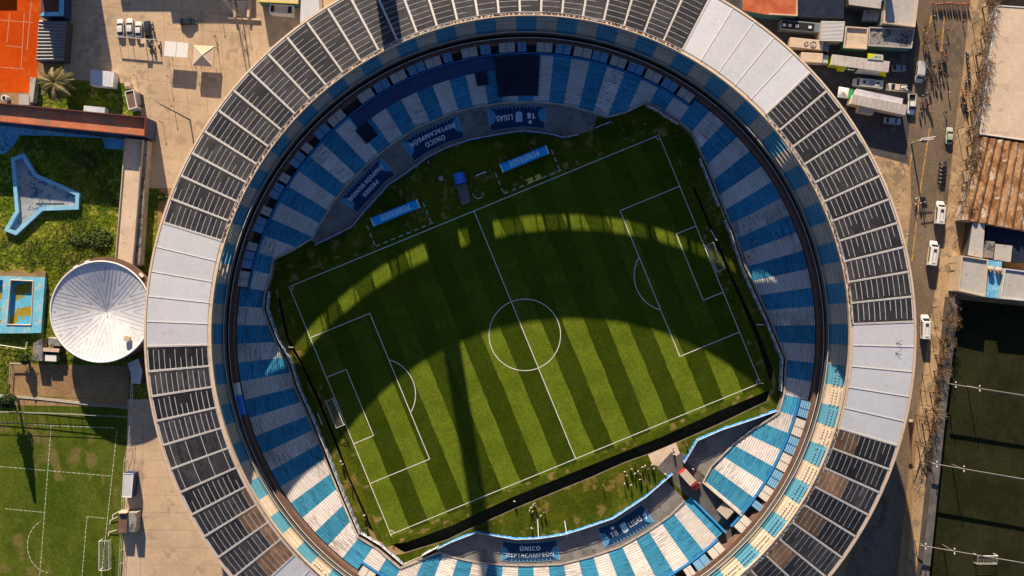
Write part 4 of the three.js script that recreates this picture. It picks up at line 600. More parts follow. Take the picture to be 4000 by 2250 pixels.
function pickup(label, px, py, turn, paint, o = {}) {
  const L = 5.2, w = .92, h = L / 2, g = thing('pickup_truck', label, 'pickup', W(px, py), turn);
  part(g, 'body', loft([ring(-h, w * .8, .45, .8), ring(-h + .3, w, .35, 1), ring(-h + 1.5, w, .35, 1.1), ring(h - 1.7, w, .35, 1.1), ring(h - 1.69, w, .35, .72), ring(h, w, .35, .72)]), paint);
  part(g, 'window', loft([ring(-h + 1.25, w * .88, 1.05, 1.1, .02), ring(-h + 1.85, w * .8, 1.05, 1.68, .08), ring(h - 2, w * .8, 1.05, 1.68, .08), ring(h - 1.75, w * .84, 1.05, 1.1, .02)]), glassDark); part(g, 'roof', bx(w * 1.5, .06, L - 3.95, 0, 1.7, .0), paint);
  for (const s of [-1, 1]) { part(g, 'bed_side', bx(.1, .5, 1.75, s * (w - .05), .93, h - .87), paint); part(g, 'headlight', bx(.3, .16, .1, s * w * .6, .82, -h + .1), M.white); }
  part(g, 'tailgate', bx(w * 2 - .2, .5, .08, 0, .93, h - .05), paint); part(g, 'bed', bx(w * 2 - .22, .05, 1.6, 0, .76, h - .88), M.rubber); wheels(g, w - .06, -h + .95, h - .95, 1.1);
  if (o.load) { part(g, 'crane_arm', mg([bar(new THREE.Vector3(0, 1.3, h - 1.6), new THREE.Vector3(.3, 1.7, h - .2), .12), bar(new THREE.Vector3(.3, 1.4, h - 1.2), new THREE.Vector3(-.5, 1.6, h + .2), .1)]), M.white); part(g, 'load', bx(1.2, .5, 1.2, 0, 1.05, h - .9), vCream); } return g;
}
function truck(label, px, py, turn, o = {}) {
  const L = o.L || 8, w = 1.22, h = L / 2, g = thing('truck', label, 'truck', W(px, py), turn), bm = o.box || M.cream2;
  part(g, 'cargo_box', loft([ring(-h + 2.1, w, .9, 3.5, .06), ring(h, w, .9, 3.5, .06)]), bm); part(g, 'chassis', bx(w * 1.4, .4, L - .3, 0, .7, 0), M.darkSteel);
  part(g, 'cab', loft([ring(-h, w * .9, .5, 1.5, .1), ring(-h + .25, w * .95, .45, 2.4, .2), ring(-h + .6, w * .95, .45, 2.75, .22), ring(-h + 1.85, w * .95, .45, 2.8, .22)]), o.cab || vGrey);
  const ws = new Mesher(); ws.quad([-w * .8, 1.55, -h - .01], [w * .8, 1.55, -h - .01], [w * .78, 2.42, -h + .24], [-w * .78, 2.42, -h + .24]); part(g, 'windscreen', ws.build(), glassDark);
  for (const s of [-1, 1]) part(g, 'mirror', bx(.25, .5, .12, s * (w + .12), 1.9, -h + .3), vGrey);
  if (o.reels) for (const [r, z] of [[.75, .3], [.5, 2.1]]) { part(g, 'roof_reel', new THREE.TorusGeometry(r, .1, 6, 20).rotateX(Math.PI / 2).translate(0, 3.58, z - L * .08), M.steel); part(g, 'roof_hub', cyl(r * .45, r * .5, .15, 0, 3.56, z - L * .08, 14), vCream); }
  wheels(g, w - .12, -h + 1, h - 1.3, 1.4); return g;
}
function trailer(label, corners, h, roofMat, wallMat, seams = 9, extra) {
  const w = wp(corners, h), g = thing('broadcast_trailer', label, 'trailer', new THREE.Vector3(0, 0, 0));
  part(g, 'wall', walls(inset(w, .06), .5, h - .02), wallMat); part(g, 'roof', flat(w, h), roofMat); part(g, 'roof_edge', walls(w, h - .25, h), M.white); part(g, 'skirt', walls(inset(w, .4), .05, .5), M.rubber);
  for (let i = 1; i < seams; i++) { const k = i / seams, a = lineAt(w[0], w[1], k), b = lineAt(w[3], w[2], k); part(g, 'roof_seam', bar(new THREE.Vector3(a[0], h + .01, a[1]), new THREE.Vector3(b[0], h + .01, b[1]), .035, 4), M.steel); }
  return g;
}
const R90 = Math.PI / 2;
car('white car parked at the far left of the plaza bar', 474, 112, .06, vWhite, { L: 4.6 }); car('white car second from the left at the plaza bar', 511, 110, .04, vWhite, { L: 4.7 }); car('white hatchback third from the left at the plaza bar', 545, 118, .02, vWhite, { L: 4 }); car('dark car fourth at the plaza bar beside the motorcycles', 580, 118, .1, vDark, { L: 4.8 }); car('dark car parked alone on the edge of the plaza shade', 738, 86, -R90 + .05, vDark, { L: 4.4 });
van('white van nearest the rusty roof on the street', 3664, 832, -.1, vWhite); van('white van in the middle of the three along the right street', 3636, 990, -.14, vWhite, { L: 6.4 }); van('white van beside the ring roof, lowest of three', 3606, 1276, -.02, vWhite, { L: 6.2 });
car('green and white car driving alone in the street', 3704, 532, -.08, vGreenCar, { L: 4.3 });
van('white van with a creased tarp on its roof at the compound gate', 3588, 286, Math.PI - .12, vSilver, { L: 5.2, H: 2.2, vents: false });
van('silver van with a satellite dish in the broadcast compound', 3382, 330, R90 - .12, vSilver, { L: 7.4, H: 2.3, dish: true });
pickup('white pickup carrying a folded crane beside the satellite van', 3496, 345, R90 - .1, vCream, { load: true }); pickup('white pickup parked across the compound gate', 3556, 410, Math.PI - .06, vWhite);
car('blue grey hatchback at the lower end of the compound', 3482, 474, -R90 - .1, vBlue); car('dark grey car beside the green lettered trailer', 3506, 268, -R90, vGrey, { L: 3.6 });
{
  const bus = thing('bus', 'black roofed bus with four white hatches behind the ring roof', 'bus', W(3116, 115), -R90 - .09); const L = 10.6, h = L / 2;
  part(bus, 'body', loft([ring(-h, 1.1, .4, 2.9, .2), ring(-h + .3, 1.25, .35, 3.2, .2), ring(h - .2, 1.25, .35, 3.2, .2), ring(h, 1.15, .4, 3, .2)]), vGrey); part(bus, 'roof_panel', bx(1.9, .06, L - 2.4, 0, 3.22, .8), M.rubber); for (const z of [-2.2, 1.1, 2.9, 4.3]) part(bus, 'roof_hatch', bx(.65, .18, .75, .1, 3.34, z), M.white); part(bus, 'windscreen', bx(2, .9, .06, 0, 2.2, -h - .01), glassDark); wheels(bus, 1.15, -h + 2, h - 2.4, 1.4);
  truck('cream box truck with reels on its roof behind the ring roof', 3152, 185, -R90 - .1, { L: 10.5, reels: true }); truck('cream box truck partly under the ring roof edge', 3172, 238, -R90 - .06, { L: 7.5, cab: vSilver });
  const mk = (label, cs, h, rm, wm, s) => trailer(label, cs, h, rm, wm, s);
  const limeRoof = surf(8, [.46, .42, .4], [.54, .5, .47], { s: 231, c: 4, grain: .1, fine: 60 }), paleRoof = surf(8, [.4, .37, .36], [.47, .44, .42], { s: 235, c: 4, grain: .1, fine: 60 }), lilac = surf(8, [.5, .48, .52], [.58, .56, .6], { s: 239, c: 4, grain: .1, fine: 60 });
  const t1 = mk('long pale trailer with lime and dark green lettered side panels', [[3252, 212], [3476, 240], [3470, 282], [3246, 252]], 4, limeRoof, M.lime, 9);
  const sideTex = bannerTex(640, 90, (x, w, h) => { x.fillStyle = '#b9bdb8'; x.fillRect(0, 0, w, h); x.fillStyle = '#c3c912'; x.beginPath(); x.moveTo(0, 0); x.lineTo(130, 0); x.lineTo(70, h); x.lineTo(0, h); x.fill(); x.beginPath(); x.moveTo(w, 0); x.lineTo(w, h); x.lineTo(w - 120, h); x.lineTo(w - 50, 0); x.fill(); x.fillStyle = '#1c3f33'; x.beginPath(); x.moveTo(135, 0); x.lineTo(290, 0); x.lineTo(230, h); x.lineTo(90, h); x.fill(); x.fillStyle = '#e8ece8'; x.fillRect(150, 34, 80, 14); x.beginPath(); x.moveTo(130, 41); x.lineTo(160, 20); x.lineTo(160, 62); x.fill(); });
  const sp = new Mesher(), A = W(3268, 256, 3.4), B = W(3458, 282, 3.4), C = W(3462, 300, 1.6), E = W(3268, 278, 1.6); sp.quad(A.toArray(), B.toArray(), C.toArray(), E.toArray(), [0, 1], [1, 1], [1, 0], [0, 0]); part(t1, 'lettered_awning', sp.build(), sideTex);
  const topTex = bannerTex(256, 110, (x, w, h) => { x.fillStyle = '#b8b6a6'; x.fillRect(0, 0, w, h); x.fillStyle = '#c9cc1a'; x.beginPath(); x.moveTo(0, 0); x.lineTo(120, 0); x.lineTo(30, h); x.lineTo(0, h); x.fill(); x.fillStyle = '#2c6a48'; x.font = 'bold 70px sans-serif'; x.fillText('H', 170, 82); x.beginPath(); x.moveTo(100, 70); x.lineTo(160, 30); x.lineTo(150, 80); x.fill(); });
  const tp = new Mesher(), a = W(3390, 208, 4.2), b = W(3450, 214, 4.2), c = W(3450, 236, 4.2), d = W(3388, 230, 4.2); tp.quad(a.toArray(), b.toArray(), c.toArray(), d.toArray(), [0, 1], [1, 1], [1, 0], [0, 0]); part(t1, 'roof_sign', tp.build(), topTex);
  mk('lilac roofed trailer, upper of the double trailer', [[3346, 346], [3528, 385], [3524, 408], [3342, 370]], 3.6, lilac, M.white, 2); mk('beige ribbed trailer, lower of the double trailer', [[3334, 368], [3545, 410], [3536, 450], [3322, 404]], 4, paleRoof, M.cream2, 11); mk('small pale cabin attached to the beige ribbed trailer', [[3355, 413], [3416, 425], [3412, 448], [3350, 436]], 2.8, paleRoof, M.cream2, 1);
  const sk = thing('market_canopy', 'small white and green canopy by the ring roof edge', 'canopy', W(3292, 370), -.15); part(sk, 'top', new THREE.ConeGeometry(1.9, .8, 4).rotateY(Math.PI / 4).translate(-.6, 2.7, 0), M.white); part(sk, 'flap', bx(1.1, .08, 2.4, 1.2, 2.3, 0), M.green); for (const [x, z] of [[-1.7, -1.2], [.6, -1.2], [-1.7, 1.2], [.6, 1.2]]) part(sk, 'leg', cyl(.05, .05, 2.4, x, 1.2, z, 6), M.steel);
  const amb = van('red and white ambulance parked in the passage through the terrace', 2692, 1870, rad(-49) + Math.PI - rad(180) - rad(0), vWhite, { L: 6.4, H: 2.7, vents: false }); amb.rotation.y = Math.atan2(2680 - 2716, 1852 - 1892) ; amb.children.find(c => c.name === 'body').material = vRed; part(amb, 'rear_box', bx(2.1, .5, 3.9, 0, 2.6, 1.1), vCream);
}
function motorcycle(label, px, py, turn, group) { const g = thing('motorcycle', label, 'motorcycle', W(px, py), turn, group); for (const z of [-.7, .7]) part(g, 'wheel', new THREE.TorusGeometry(.28, .08, 6, 14).rotateY(R90).translate(0, .33, z), M.rubber); part(g, 'frame', loft([ring(-.55, .08, .4, .75, .03), ring(-.1, .17, .35, .98, .05), ring(.3, .14, .4, .85, .05), ring(.8, .09, .6, .85, .03)]), vBlack); part(g, 'seat', bx(.28, .1, .75, 0, .9, .35), M.rubber); part(g, 'handlebar', bar(new THREE.Vector3(-.36, 1.08, -.45), new THREE.Vector3(.36, 1.08, -.45), .03), M.steel); part(g, 'fork', bar(new THREE.Vector3(0, 1.05, -.45), new THREE.Vector3(0, .33, -.72), .05), M.steel); part(g, 'headlight', bx(.2, .18, .12, 0, .92, -.62), M.white); return g; }
[[3682, 636], [3681, 652], [3679, 667], [3678, 682], [3677, 697], [3675, 712]].forEach(([x, y], i) => motorcycle(`${ORD[i]} black motorcycle from the top in the row above the vans`, x, y, R90 + .1, 'motorcycles in a row in the street'));
[[3776, 218], [3776, 234], [3778, 252], [3780, 268], [3782, 286], [3783, 304], [3783, 320]].forEach(([x, y], i) => motorcycle(`${ORD[i]} dark motorcycle from the top along the right kerb`, x, y, .3, 'motorcycles along the right kerb'));
[[598, 104], [603, 118], [590, 172], [600, 185], [606, 198], [592, 202], [626, 178]].sort((a, b) => a[1] - b[1]).forEach(([x, y], i) => motorcycle(`${ORD[i]} dark motorcycle from the top beside the dark car on the plaza`, x, y, rr(-.4, .4), 'motorcycles on the plaza'));
[[3770, 330], [3768, 410], [3772, 428], [3776, 445]].forEach(([x, y], i) => motorcycle(`${ORD[i]} dark motorcycle from the top under the trees beside the officers`, x, y, rr(-.4, .8), 'motorcycles under the trees'));
// ---------- ground sheets outside the stadium ----------
const sheet = (name, pts, y, mat) => structure(name, flat(wp(pts), y), mat);
sheet('plaza', [[-400, -600], [1700, -600], [1700, 200], [1000, 700], [800, 735], [575, 735], [560, 470], [250, 420], [250, -600]], -.016, M.plaza);
sheet('service_road', [[498, 1560], [900, 1560], [1500, 3000], [470, 3000], [455, 2250], [490, 1800]], -.016, M.plaza);
sheet('lawn', [[-900, 470], [600, 470], [620, 740], [590, 1560], [505, 1560], [-900, 1535]], -.02, M.lawn);
sheet('yard', [[120, 300], [500, 325], [560, 470], [110, 430]], -.01, M.lawn);
sheet('bare_yard', [[40, 1420], [505, 1430], [500, 1560], [40, 1545]], -.008, M.dirt);
sheet('training_pitch', [[-900, 1560], [500, 1592], [478, 2250], [440, 3000], [-900, 3000]], -.012, M.train);
sheet('clay_court', [[-500, -500], [158, -500], [156, 60], [150, 240], [142, 310], [116, 362], [-500, 355]], -.006, M.clay);
sheet('street', [[3590, -600], [3850, -600], [3800, 0], [3730, 500], [3690, 900], [3640, 1250], [3560, 1750], [3500, 2300], [3420, 3000], [3150, 3000], [3300, 2250], [3450, 1700], [3480, 1300], [3430, 800], [3300, 520], [3560, 420]], -.014, M.road);
sheet('compound_yard', [[2700, -300], [3600, -300], [3560, 420], [3545, 560], [3548, 640], [3420, 610], [3100, 300], [2700, 0]], -.01, M.asphalt);
sheet('sidewalk', [[3760, -600], [3900, -600], [3890, 0], [3850, 420], [3800, 560], [3745, 900], [3735, 1150], [3700, 1440], [3660, 1720], [3625, 2000], [3570, 2300], [3540, 2300], [3562, 2000], [3580, 1720], [3610, 1440], [3650, 1150], [3690, 900], [3730, 560], [3765, 250], [3790, 0]], -.004, M.sidewalk);
sheet('kerb_paving', [[3395, 600], [3540, 640], [3556, 660], [3560, 800], [3540, 1000], [3500, 1000], [3440, 800]], -.008, M.sidewalk);
sheet('artificial_turf', [[3742, 1168], [4400, 1240], [4400, 3000], [3560, 3000], [3625, 2250], [3680, 1700]], -.006, M.turf);
{ // yellow lane lines on the street and painted lines of the training pitch and clay court
  const strip = (a, b, w, mat, name, y = .001) => { const A = W(...a), B = W(...b), l = A.distanceTo(B), nx = -(B.z - A.z) / l * w / 2, nz = (B.x - A.x) / l * w / 2, m = new Mesher(); m.quad([A.x + nx, y, A.z + nz], [B.x + nx, y, B.z + nz], [B.x - nx, y, B.z - nz], [A.x - nx, y, A.z - nz], [0, 0], [l, 0], [l, w], [0, w]); return structure(name, m.build(), mat); };
  const yl = surf(5, [.5, .27, .06], [.6, .34, .09], { s: 241, c: 6, grain: .4, fine: 60, third: [.25, .17, .09], thr: [.5, .6] }), lp = surf(5, [.5, .52, .44], [.6, .62, .52], { s: 245, c: 6, grain: .3, fine: 60, third: [.16, .2, .06], thr: [.42, .6] }), cl = surf(5, [.6, .3, .17], [.66, .4, .26], { s: 249, c: 6, grain: .3, fine: 60 });
  for (const [a, b] of [[[3690, 60], [3676, 205]], [[3632, 500], [3598, 720]], [[3598, 720], [3562, 1020]]]) strip(a, b, .3, yl, 'lane_line');
  strip([3562, 600], [3548, 690], .35, yl, 'lane_line', .002); strip([3640, 60], [3622, 130], .5, yl, 'lane_line');
  const T = [[[0, 1650], [205, 1662]], [[205, 1662], [450, 1672]], [[457, 1682], [395, 2250]], [[200, 1660], [155, 2250]], [[0, 1822], [438, 1860]], [[20, 1987], [178, 2002]], [[340, 2018], [320, 2250]], [[340, 2018], [415, 2025]]]; for (const [a, b] of T) strip(a, b, .15, lp, 'pitch_line', -.004);
  const arc = []; for (let i = 0; i < 14; i++) { const t = rad(95 + 150 * i / 13); arc.push([195 + Math.cos(t) * 88, 2132 + Math.sin(t) * 105]); } for (let i = 0; i < 13; i++) strip(arc[i], arc[i + 1], .15, lp, 'pitch_line', -.003);
  for (const [a, b] of [[[95, 50], [82, 265]], [[122, 5], [106, 195]], [[112, 115], [105, 195]], [[25, 178], [85, 185]], [[0, 262], [95, 270]], [[38, 50], [27, 165]], [[0, 78], [130, 88]]]) strip(a, b, .14, cl, 'court_line', .001);
}
{ // narrow joints between the slabs of the plaza and the beige road
  const m = new Mesher(), strip = (a, b, w) => { const A = W(...a), B = W(...b), l = A.distanceTo(B), nx = -(B.z - A.z) / l * w / 2, nz = (B.x - A.x) / l * w / 2, y = -.012; m.quad([A.x + nx, y, A.z + nz], [B.x + nx, y, B.z + nz], [B.x - nx, y, B.z - nz], [A.x - nx, y, A.z - nz]); };
  for (let i = 0; i < 9; i++) strip([420 + i * 72, 0], [452 + i * 72, 720 - i * 55], rr(.06, .14)); for (let i = 0; i < 9; i++) strip([270 + (i > 3 ? 200 : 0), 20 + i * 70], [1020 - i * 42, 62 + i * 70], rr(.05, .12)); for (let i = 0; i < 9; i++) strip([502, 1660 + i * 68], [600 + i * 38, 1664 + i * 68], rr(.05, .1)); strip([560, 1650], [548, 2250], .12);
  structure('paving_joints', m.build(), solid(.3, .21, .135, .95));
}
// ---------- buildings: wall, roof, parapet ----------
function building(name, label, pts, h, roofMat, wallMat, o = {}) {
  const w = wp(pts, h), g = thing(name, label, o.cat || 'building', new THREE.Vector3(0, 0, 0));
  part(g, 'wall', walls(w, 0, h - .004), wallMat); part(g, 'roof', flat(w, h), roofMat);
  if (o.parapet) { const q = inset(w, o.pw || .25), n = w.length; for (let i = 0; i < n; i++) { if (o.sides && !o.sides.includes(i)) continue; const j = (i + 1) % n, m = new Mesher(), y0 = h + .003, y1 = h + o.parapet; const A = w[i], B = w[j], C = q[j], E = q[i]; m.quad([A[0], y0, A[1]], [B[0], y0, B[1]], [B[0], y1, B[1]], [A[0], y1, A[1]], [0, 0], [5, 0], [5, 1], [0, 1]); m.quad([E[0], y0, E[1]], [C[0], y0, C[1]], [C[0], y1, C[1]], [E[0], y1, E[1]], [0, 0], [5, 0], [5, 1], [0, 1]); m.quad([A[0], y1, A[1]], [B[0], y1, B[1]], [C[0], y1, C[1]], [E[0], y1, E[1]], [0, 0], [5, 0], [5, .3], [0, .3]); part(g, 'parapet', m.build(), o.pm || wallMat); } }
  if (o.ribs) { const [k, dir, rmat] = o.ribs; const n = w.length; for (let i = 0; i <= k; i++) { const t = i / k, a = dir ? lineAt(w[0], w[1], t) : lineAt(w[0], w[3], t), b = dir ? lineAt(w[3], w[2], t) : lineAt(w[1], w[2], t); part(g, 'sheet_ridge', bar(new THREE.Vector3(a[0], h + .02, a[1]), new THREE.Vector3(b[0], h + .02, b[1]), o.rr || .12, 6), rmat || roofMat); } }
  return g;
}
// left side
building('clubhouse', 'brown roofed clubhouse with blue edge beside the clay court', [[160, -120], [252, -120], [248, 62], [158, 64]], 4.5, M.maroon, M.navy, { parapet: .6, pm: M.poolBlue, pw: .9, sides: [1, 2] });
{ const g = thing('bleachers', 'corrugated metal bleacher roof between the clay court and the dark lane', 'bleachers', new THREE.Vector3(0, 0, 0)); const A = W(152, 78, 3.6), B = W(262, 82, 3.6), C = W(250, 236, 3.6), E = W(142, 238, 3.6); const w = [A, B, C, E].map(v => [v.x, v.z]); part(g, 'wall', walls(w, 0, 3.4), M.darkWall); const N = 12; for (let i = 0; i < N; i++) { const m = new Mesher(), a0 = lineAt(w[0], w[3], i / N), b0 = lineAt(w[1], w[2], i / N), a1 = lineAt(w[0], w[3], (i + .55) / N), b1 = lineAt(w[1], w[2], (i + .55) / N), a2 = lineAt(w[0], w[3], (i + 1) / N), b2 = lineAt(w[1], w[2], (i + 1) / N); m.quad([a0[0], 3.4, a0[1]], [b0[0], 3.4, b0[1]], [b1[0], 3.85, b1[1]], [a1[0], 3.85, a1[1]]); m.quad([a1[0], 3.85, a1[1]], [b1[0], 3.85, b1[1]], [b2[0], 3.4, b2[1]], [a2[0], 3.4, a2[1]]); part(g, 'corrugation', m.build(), M.greySheet || (M.greySheet = surf(5, [.2, .2, .2], [.3, .29, .28], { s: 251, c: 4, grain: .25, fine: 60, rough: .5, metal: .4 }))); } }
building('kiosk', 'white roofed kiosk beside the palm tree', [[355, 272], [446, 280], [440, 340], [352, 332]], 3, M.metalRoof, M.white, { ribs: [6, true, M.white], rr: .04 });
building('kiosk', 'pale blue flat roofed hut in the dark yard by the red roof', [[328, 412], [410, 420], [408, 445], [325, 437]], 2.6, M.metalRoof, M.white);
building('container_office', 'brown topped cabin with white rim at the plaza edge', [[488, 358], [523, 350], [536, 420], [503, 429]], 3, M.brownWall, M.white, { parapet: .25, pm: M.white, pw: .18 });
building('guard_booth', 'small dark booth beside the brown topped cabin', [[527, 366], [546, 364], [552, 410], [534, 412]], 2.4, M.darkConcrete, M.darkWall);
{ const g = thing('stacked_boxes', 'stack of pale crates behind the brown topped cabin', 'crates', W(507, 340), .15); for (let i = 0; i < 4; i++) part(g, 'crate', bx(1.8 - i * .1, .45, .9, i * .05, .25 + i * .47, -i * .12), M.cream2); }
building('arcade', 'long red roofed arcade between the clay court and the lawn', [[-500, 355], [0, 404], [576, 460], [572, 535], [0, 478], [-500, 440]], 6.5, M.redRoof, M.navy, { parapet: 1.15, pm: M.maroon, sides: [0, 1, 2, 5, 4, 3], pw: .22 });
building('shed', 'small pale shed below the clay court', [[74, 368], [112, 370], [115, 410], [72, 408]], 2.5, M.slab, M.concrete); { const g = thing('water_tank', 'white round water tank below the clay court', 'tank', W(33, 388)); part(g, 'drum', cyl(.75, .75, 1.6, 0, 1.6, 0, 16), M.white); part(g, 'lid', cyl(.3, .5, .25, 0, 2.5, 0, 12), M.darkSteel); part(g, 'stand', cyl(.5, .6, .8, 0, .4, 0, 8), M.steel); }
building('wall_block', 'concrete wall bordering the clay court corner', [[118, 300], [140, 306], [128, 400], [112, 398]], 2.2, M.concrete, M.concrete);
sheet('pool_terrace', [[-300, 480], [0, 490], [490, 545], [490, 585], [410, 580], [400, 540], [200, 530], [75, 528], [60, 560], [20, 600], [-300, 620]], .002, M.poolBlue);
// plain building beyond the top edge whose shade falls on the plaza
for (const [x0, x1, yEnd, h, l] of [[-120, -109.2, 470, 17.4, 'plain block north of the clubhouse shading the lane'], [-102.8, -90.4, 46, 8, 'low plain block north of the plaza'], [-90.4, -69, 92, 9, 'plain block north of the plaza beside the annex'], [-170, -129, 42, 6, 'plain block north of the clay court']]) {
  const z = (yEnd - 1125) / K - h / Math.tan(SUN_EL) * Math.cos(SUN_AZ), w = [[x0, z - 14], [x1, z - 14], [x1, z], [x0, z]], g = thing('north_block', l, 'building', new THREE.Vector3(0, 0, 0)); part(g, 'wall', walls(w, 0, h - .004), M.concrete); part(g, 'roof', flat(w, h), M.greyRoof);
}
building('annex', 'cream and teal roofed annex at the top edge beside the plaza', [[1000, -80], [1168, -80], [1166, 16], [1010, 8]], 4, M.cream2, M.teal, { parapet: .3, pm: M.yellow });
building('annex', 'white flat roof wedged against the ring roof at the top', [[1178, -60], [1240, -60], [1248, 40], [1172, 90]], 5, M.roofSheet, M.white);
building('container_office', 'cream topped cabin with two dark skylights by the annex', [[1054, 16], [1147, 22], [1144, 58], [1052, 50]], 3, M.cream2, M.white, { parapet: .2, pm: M.white, pw: .25 });
{ const g = scene.children[scene.children.length - 1]; for (const x of [1064, 1132]) { const p = W(x, 36, 3.05); part(g, 'skylight', bx(.9, .08, 2, p.x, 3.06, p.z, -.05), M.darkSteel); } }
// tents on the plaza
{
  let g = thing('gazebo', 'white flat canopy tent on the plaza', 'gazebo', new THREE.Vector3(0, 0, 0)); let w = wp([[645, 160], [737, 168], [732, 226], [640, 218]], 3.1); part(g, 'roof', flat(w, 3.1), M.white); part(g, 'valance', walls(w, 2.7, 3.1), M.white); part(g, 'ridge', bar(new THREE.Vector3((w[0][0] + w[1][0]) / 2, 3.12, (w[0][1] + w[1][1]) / 2), new THREE.Vector3((w[2][0] + w[3][0]) / 2, 3.12, (w[2][1] + w[3][1]) / 2), .04), M.steel); for (const p of inset(w, .15)) part(g, 'leg', cyl(.05, .05, 2.7, p[0], 1.35, p[1], 6), M.steel);
  g = thing('gazebo', 'square pyramid tent with crossed ribs on the plaza', 'gazebo', new THREE.Vector3(0, 0, 0)); w = wp([[757, 176], [838, 180], [832, 260], [752, 254]], 3); const c = [(w[0][0] + w[2][0]) / 2, (w[0][1] + w[2][1]) / 2]; for (let i = 0; i < 4; i++) { const a = w[i], b = w[(i + 1) % 4], m = new Mesher(); m.tri([a[0], 3, a[1]], [b[0], 3, b[1]], [c[0], 4.1, c[1]], [0, 0], [5, 0], [2.5, 3]); part(g, 'roof_panel', m.build(), M.cream2); part(g, 'rib', bar(new THREE.Vector3(a[0], 3.02, a[1]), new THREE.Vector3(c[0], 4.14, c[1]), .09), M.white); part(g, 'leg', cyl(.06, .06, 3, lineAt(a, c, .04)[0], 1.5, lineAt(a, c, .04)[1], 6), M.steel); } part(g, 'valance', walls(w, 2.55, 3), M.concrete);
  const st = thing('parking_bar', 'long concrete bar in front of the parked white cars', 'barrier'); part(st, 'bar', bar(W(450, 143, 2.2), W(610, 157, 2.2), .16), M.concrete); for (const k of [0, .33, .66, 1]) { const p = W(450 + 160 * k, 143 + 14 * k, 0); part(st, 'post', cyl(.07, .07, 2.2, W(450 + 160 * k, 143 + 14 * k, 2.2).x, 1.1, W(450 + 160 * k, 143 + 14 * k, 2.2).z, 6), M.steel); } part(st, 'sign_plate', (() => { const p = W(560, 160, 2.3); return bx(1.3, .12, 1.3, p.x, 2.32, p.z); })(), M.cream2);
}
function lampPost(label, base, h, head, n = 'lamp_post') { const g = thing(n, label, 'lamp post'), a = W(...base), t = new THREE.Vector3(a.x, h, a.z); part(g, 'mast', new THREE.CylinderGeometry(.11, .2, h, 8).translate(a.x, h / 2, a.z), M.darkSteel); part(g, 'arm', bar(t, new THREE.Vector3(a.x + head[0], h + .15, a.z + head[1]), .07), M.darkSteel); part(g, 'lamp_head', bx(.9, .16, .4, a.x + head[0], h + .12, a.z + head[1], -Math.atan2(head[1], head[0])), M.steel); return g; }
lampPost('tall dark lamp post on the plaza near the arcade', [742, 468], 22, [-.8, -.6]);
[[534, 300], [665, 305], [866, 60], [970, 108], [965, 205], [680, 420], [636, 480], [598, 490]].sort((a, b) => a[0] - b[0]).forEach(([x, y], i) => { const g = thing('bollard', `${ORD[i]} thin dark post from the left on the beige plaza`, 'post', W(x, y), 0, 'posts on the plaza'); part(g, 'shaft', cyl(.06, .07, 2.2, 0, 1.1, 0, 6), M.darkSteel); part(g, 'cap', cyl(.16, .12, .25, 0, 2.25, 0, 8), M.darkSteel); });
{ // lattice mast by the plaza stairs, and the concrete stairs
  const g = thing('lattice_mast', 'steel lattice mast beside the plaza steps', 'mast', W(935, 60)); const H = 14, legs = [[-.7, -.7], [.7, -.7], [.7, .7], [-.7, .7]]; for (const [x, z] of legs) part(g, 'leg', bar(new THREE.Vector3(x, 0, z), new THREE.Vector3(x * .3, H, z * .3), .07), M.steel); const br = []; for (let i = 0; i < 9; i++) for (let k = 0; k < 4; k++) { const s0 = 1 - .7 * i / 9, s1 = 1 - .7 * (i + 1) / 9, [x0, z0] = legs[k], [x1, z1] = legs[(k + 1) % 4]; br.push(bar(new THREE.Vector3(x0 * s0, H * i / 9, z0 * s0), new THREE.Vector3(x1 * s1, H * (i + 1) / 9, z1 * s1), .035, 4)); } part(g, 'bracing', mg(br), M.steel);
  const s = thing('entrance_steps', 'flight of beige steps and low walls at the top of the plaza', 'steps', new THREE.Vector3(0, 0, 0)); for (let i = 0; i < 7; i++) { const y = 12 + i * 9, p = W(953 - i * -1, y); part(s, 'step', bx(3.2 - i * .08, .16 * (7 - i), .62, p.x, .08 * (7 - i), p.z), M.cream2); } for (const x of [918, 976]) { const p = W(x, 36); part(s, 'cheek_wall', bx(.6, 1.3, 4.6, p.x, .65, p.z, x < 940 ? .12 : -.08), M.cream2); } const p = W(955, 74); part(s, 'low_wall', bx(8.4, .5, .5, p.x, .25, p.z, -.06), M.cream2);
}
// star shaped pool
{
  const out = [[42, 618], [93, 598], [140, 678], [310, 753], [306, 818], [166, 823], [62, 919], [15, 900], [59, 823]], g = thing('star_pool', 'empty three armed pool with pale blue rim on the lawn', 'pool', new THREE.Vector3(0, 0, 0)), h = 1.1, w = wp(out, h), q = inset(w, .95);
  part(g, 'outer_wall', walls(w, -.02, h - .004), M.poolBlue); part(g, 'rim', flat(w, h, [q]), surf(8, [.22, .5, .7], [.32, .6, .76], { s: 261, c: 4, grain: .15, fine: 60 })); part(g, 'inner_wall', walls(q, .05, h - .004), M.poolBlue); part(g, 'floor', flat(q, .06), M.poolFloor);
  const st = []; for (const [a, b] of [[[150, 705], [150, 770]], [[150, 770], [260, 800]], [[120, 640], [150, 705]]]) st.push(bar(W(a[0] - 10, a[1] + 25, .1), W(b[0] - 10, b[1] - 5, .1), .1)); part(g, 'drain_pipe', mg(st), M.darkSteel);
}
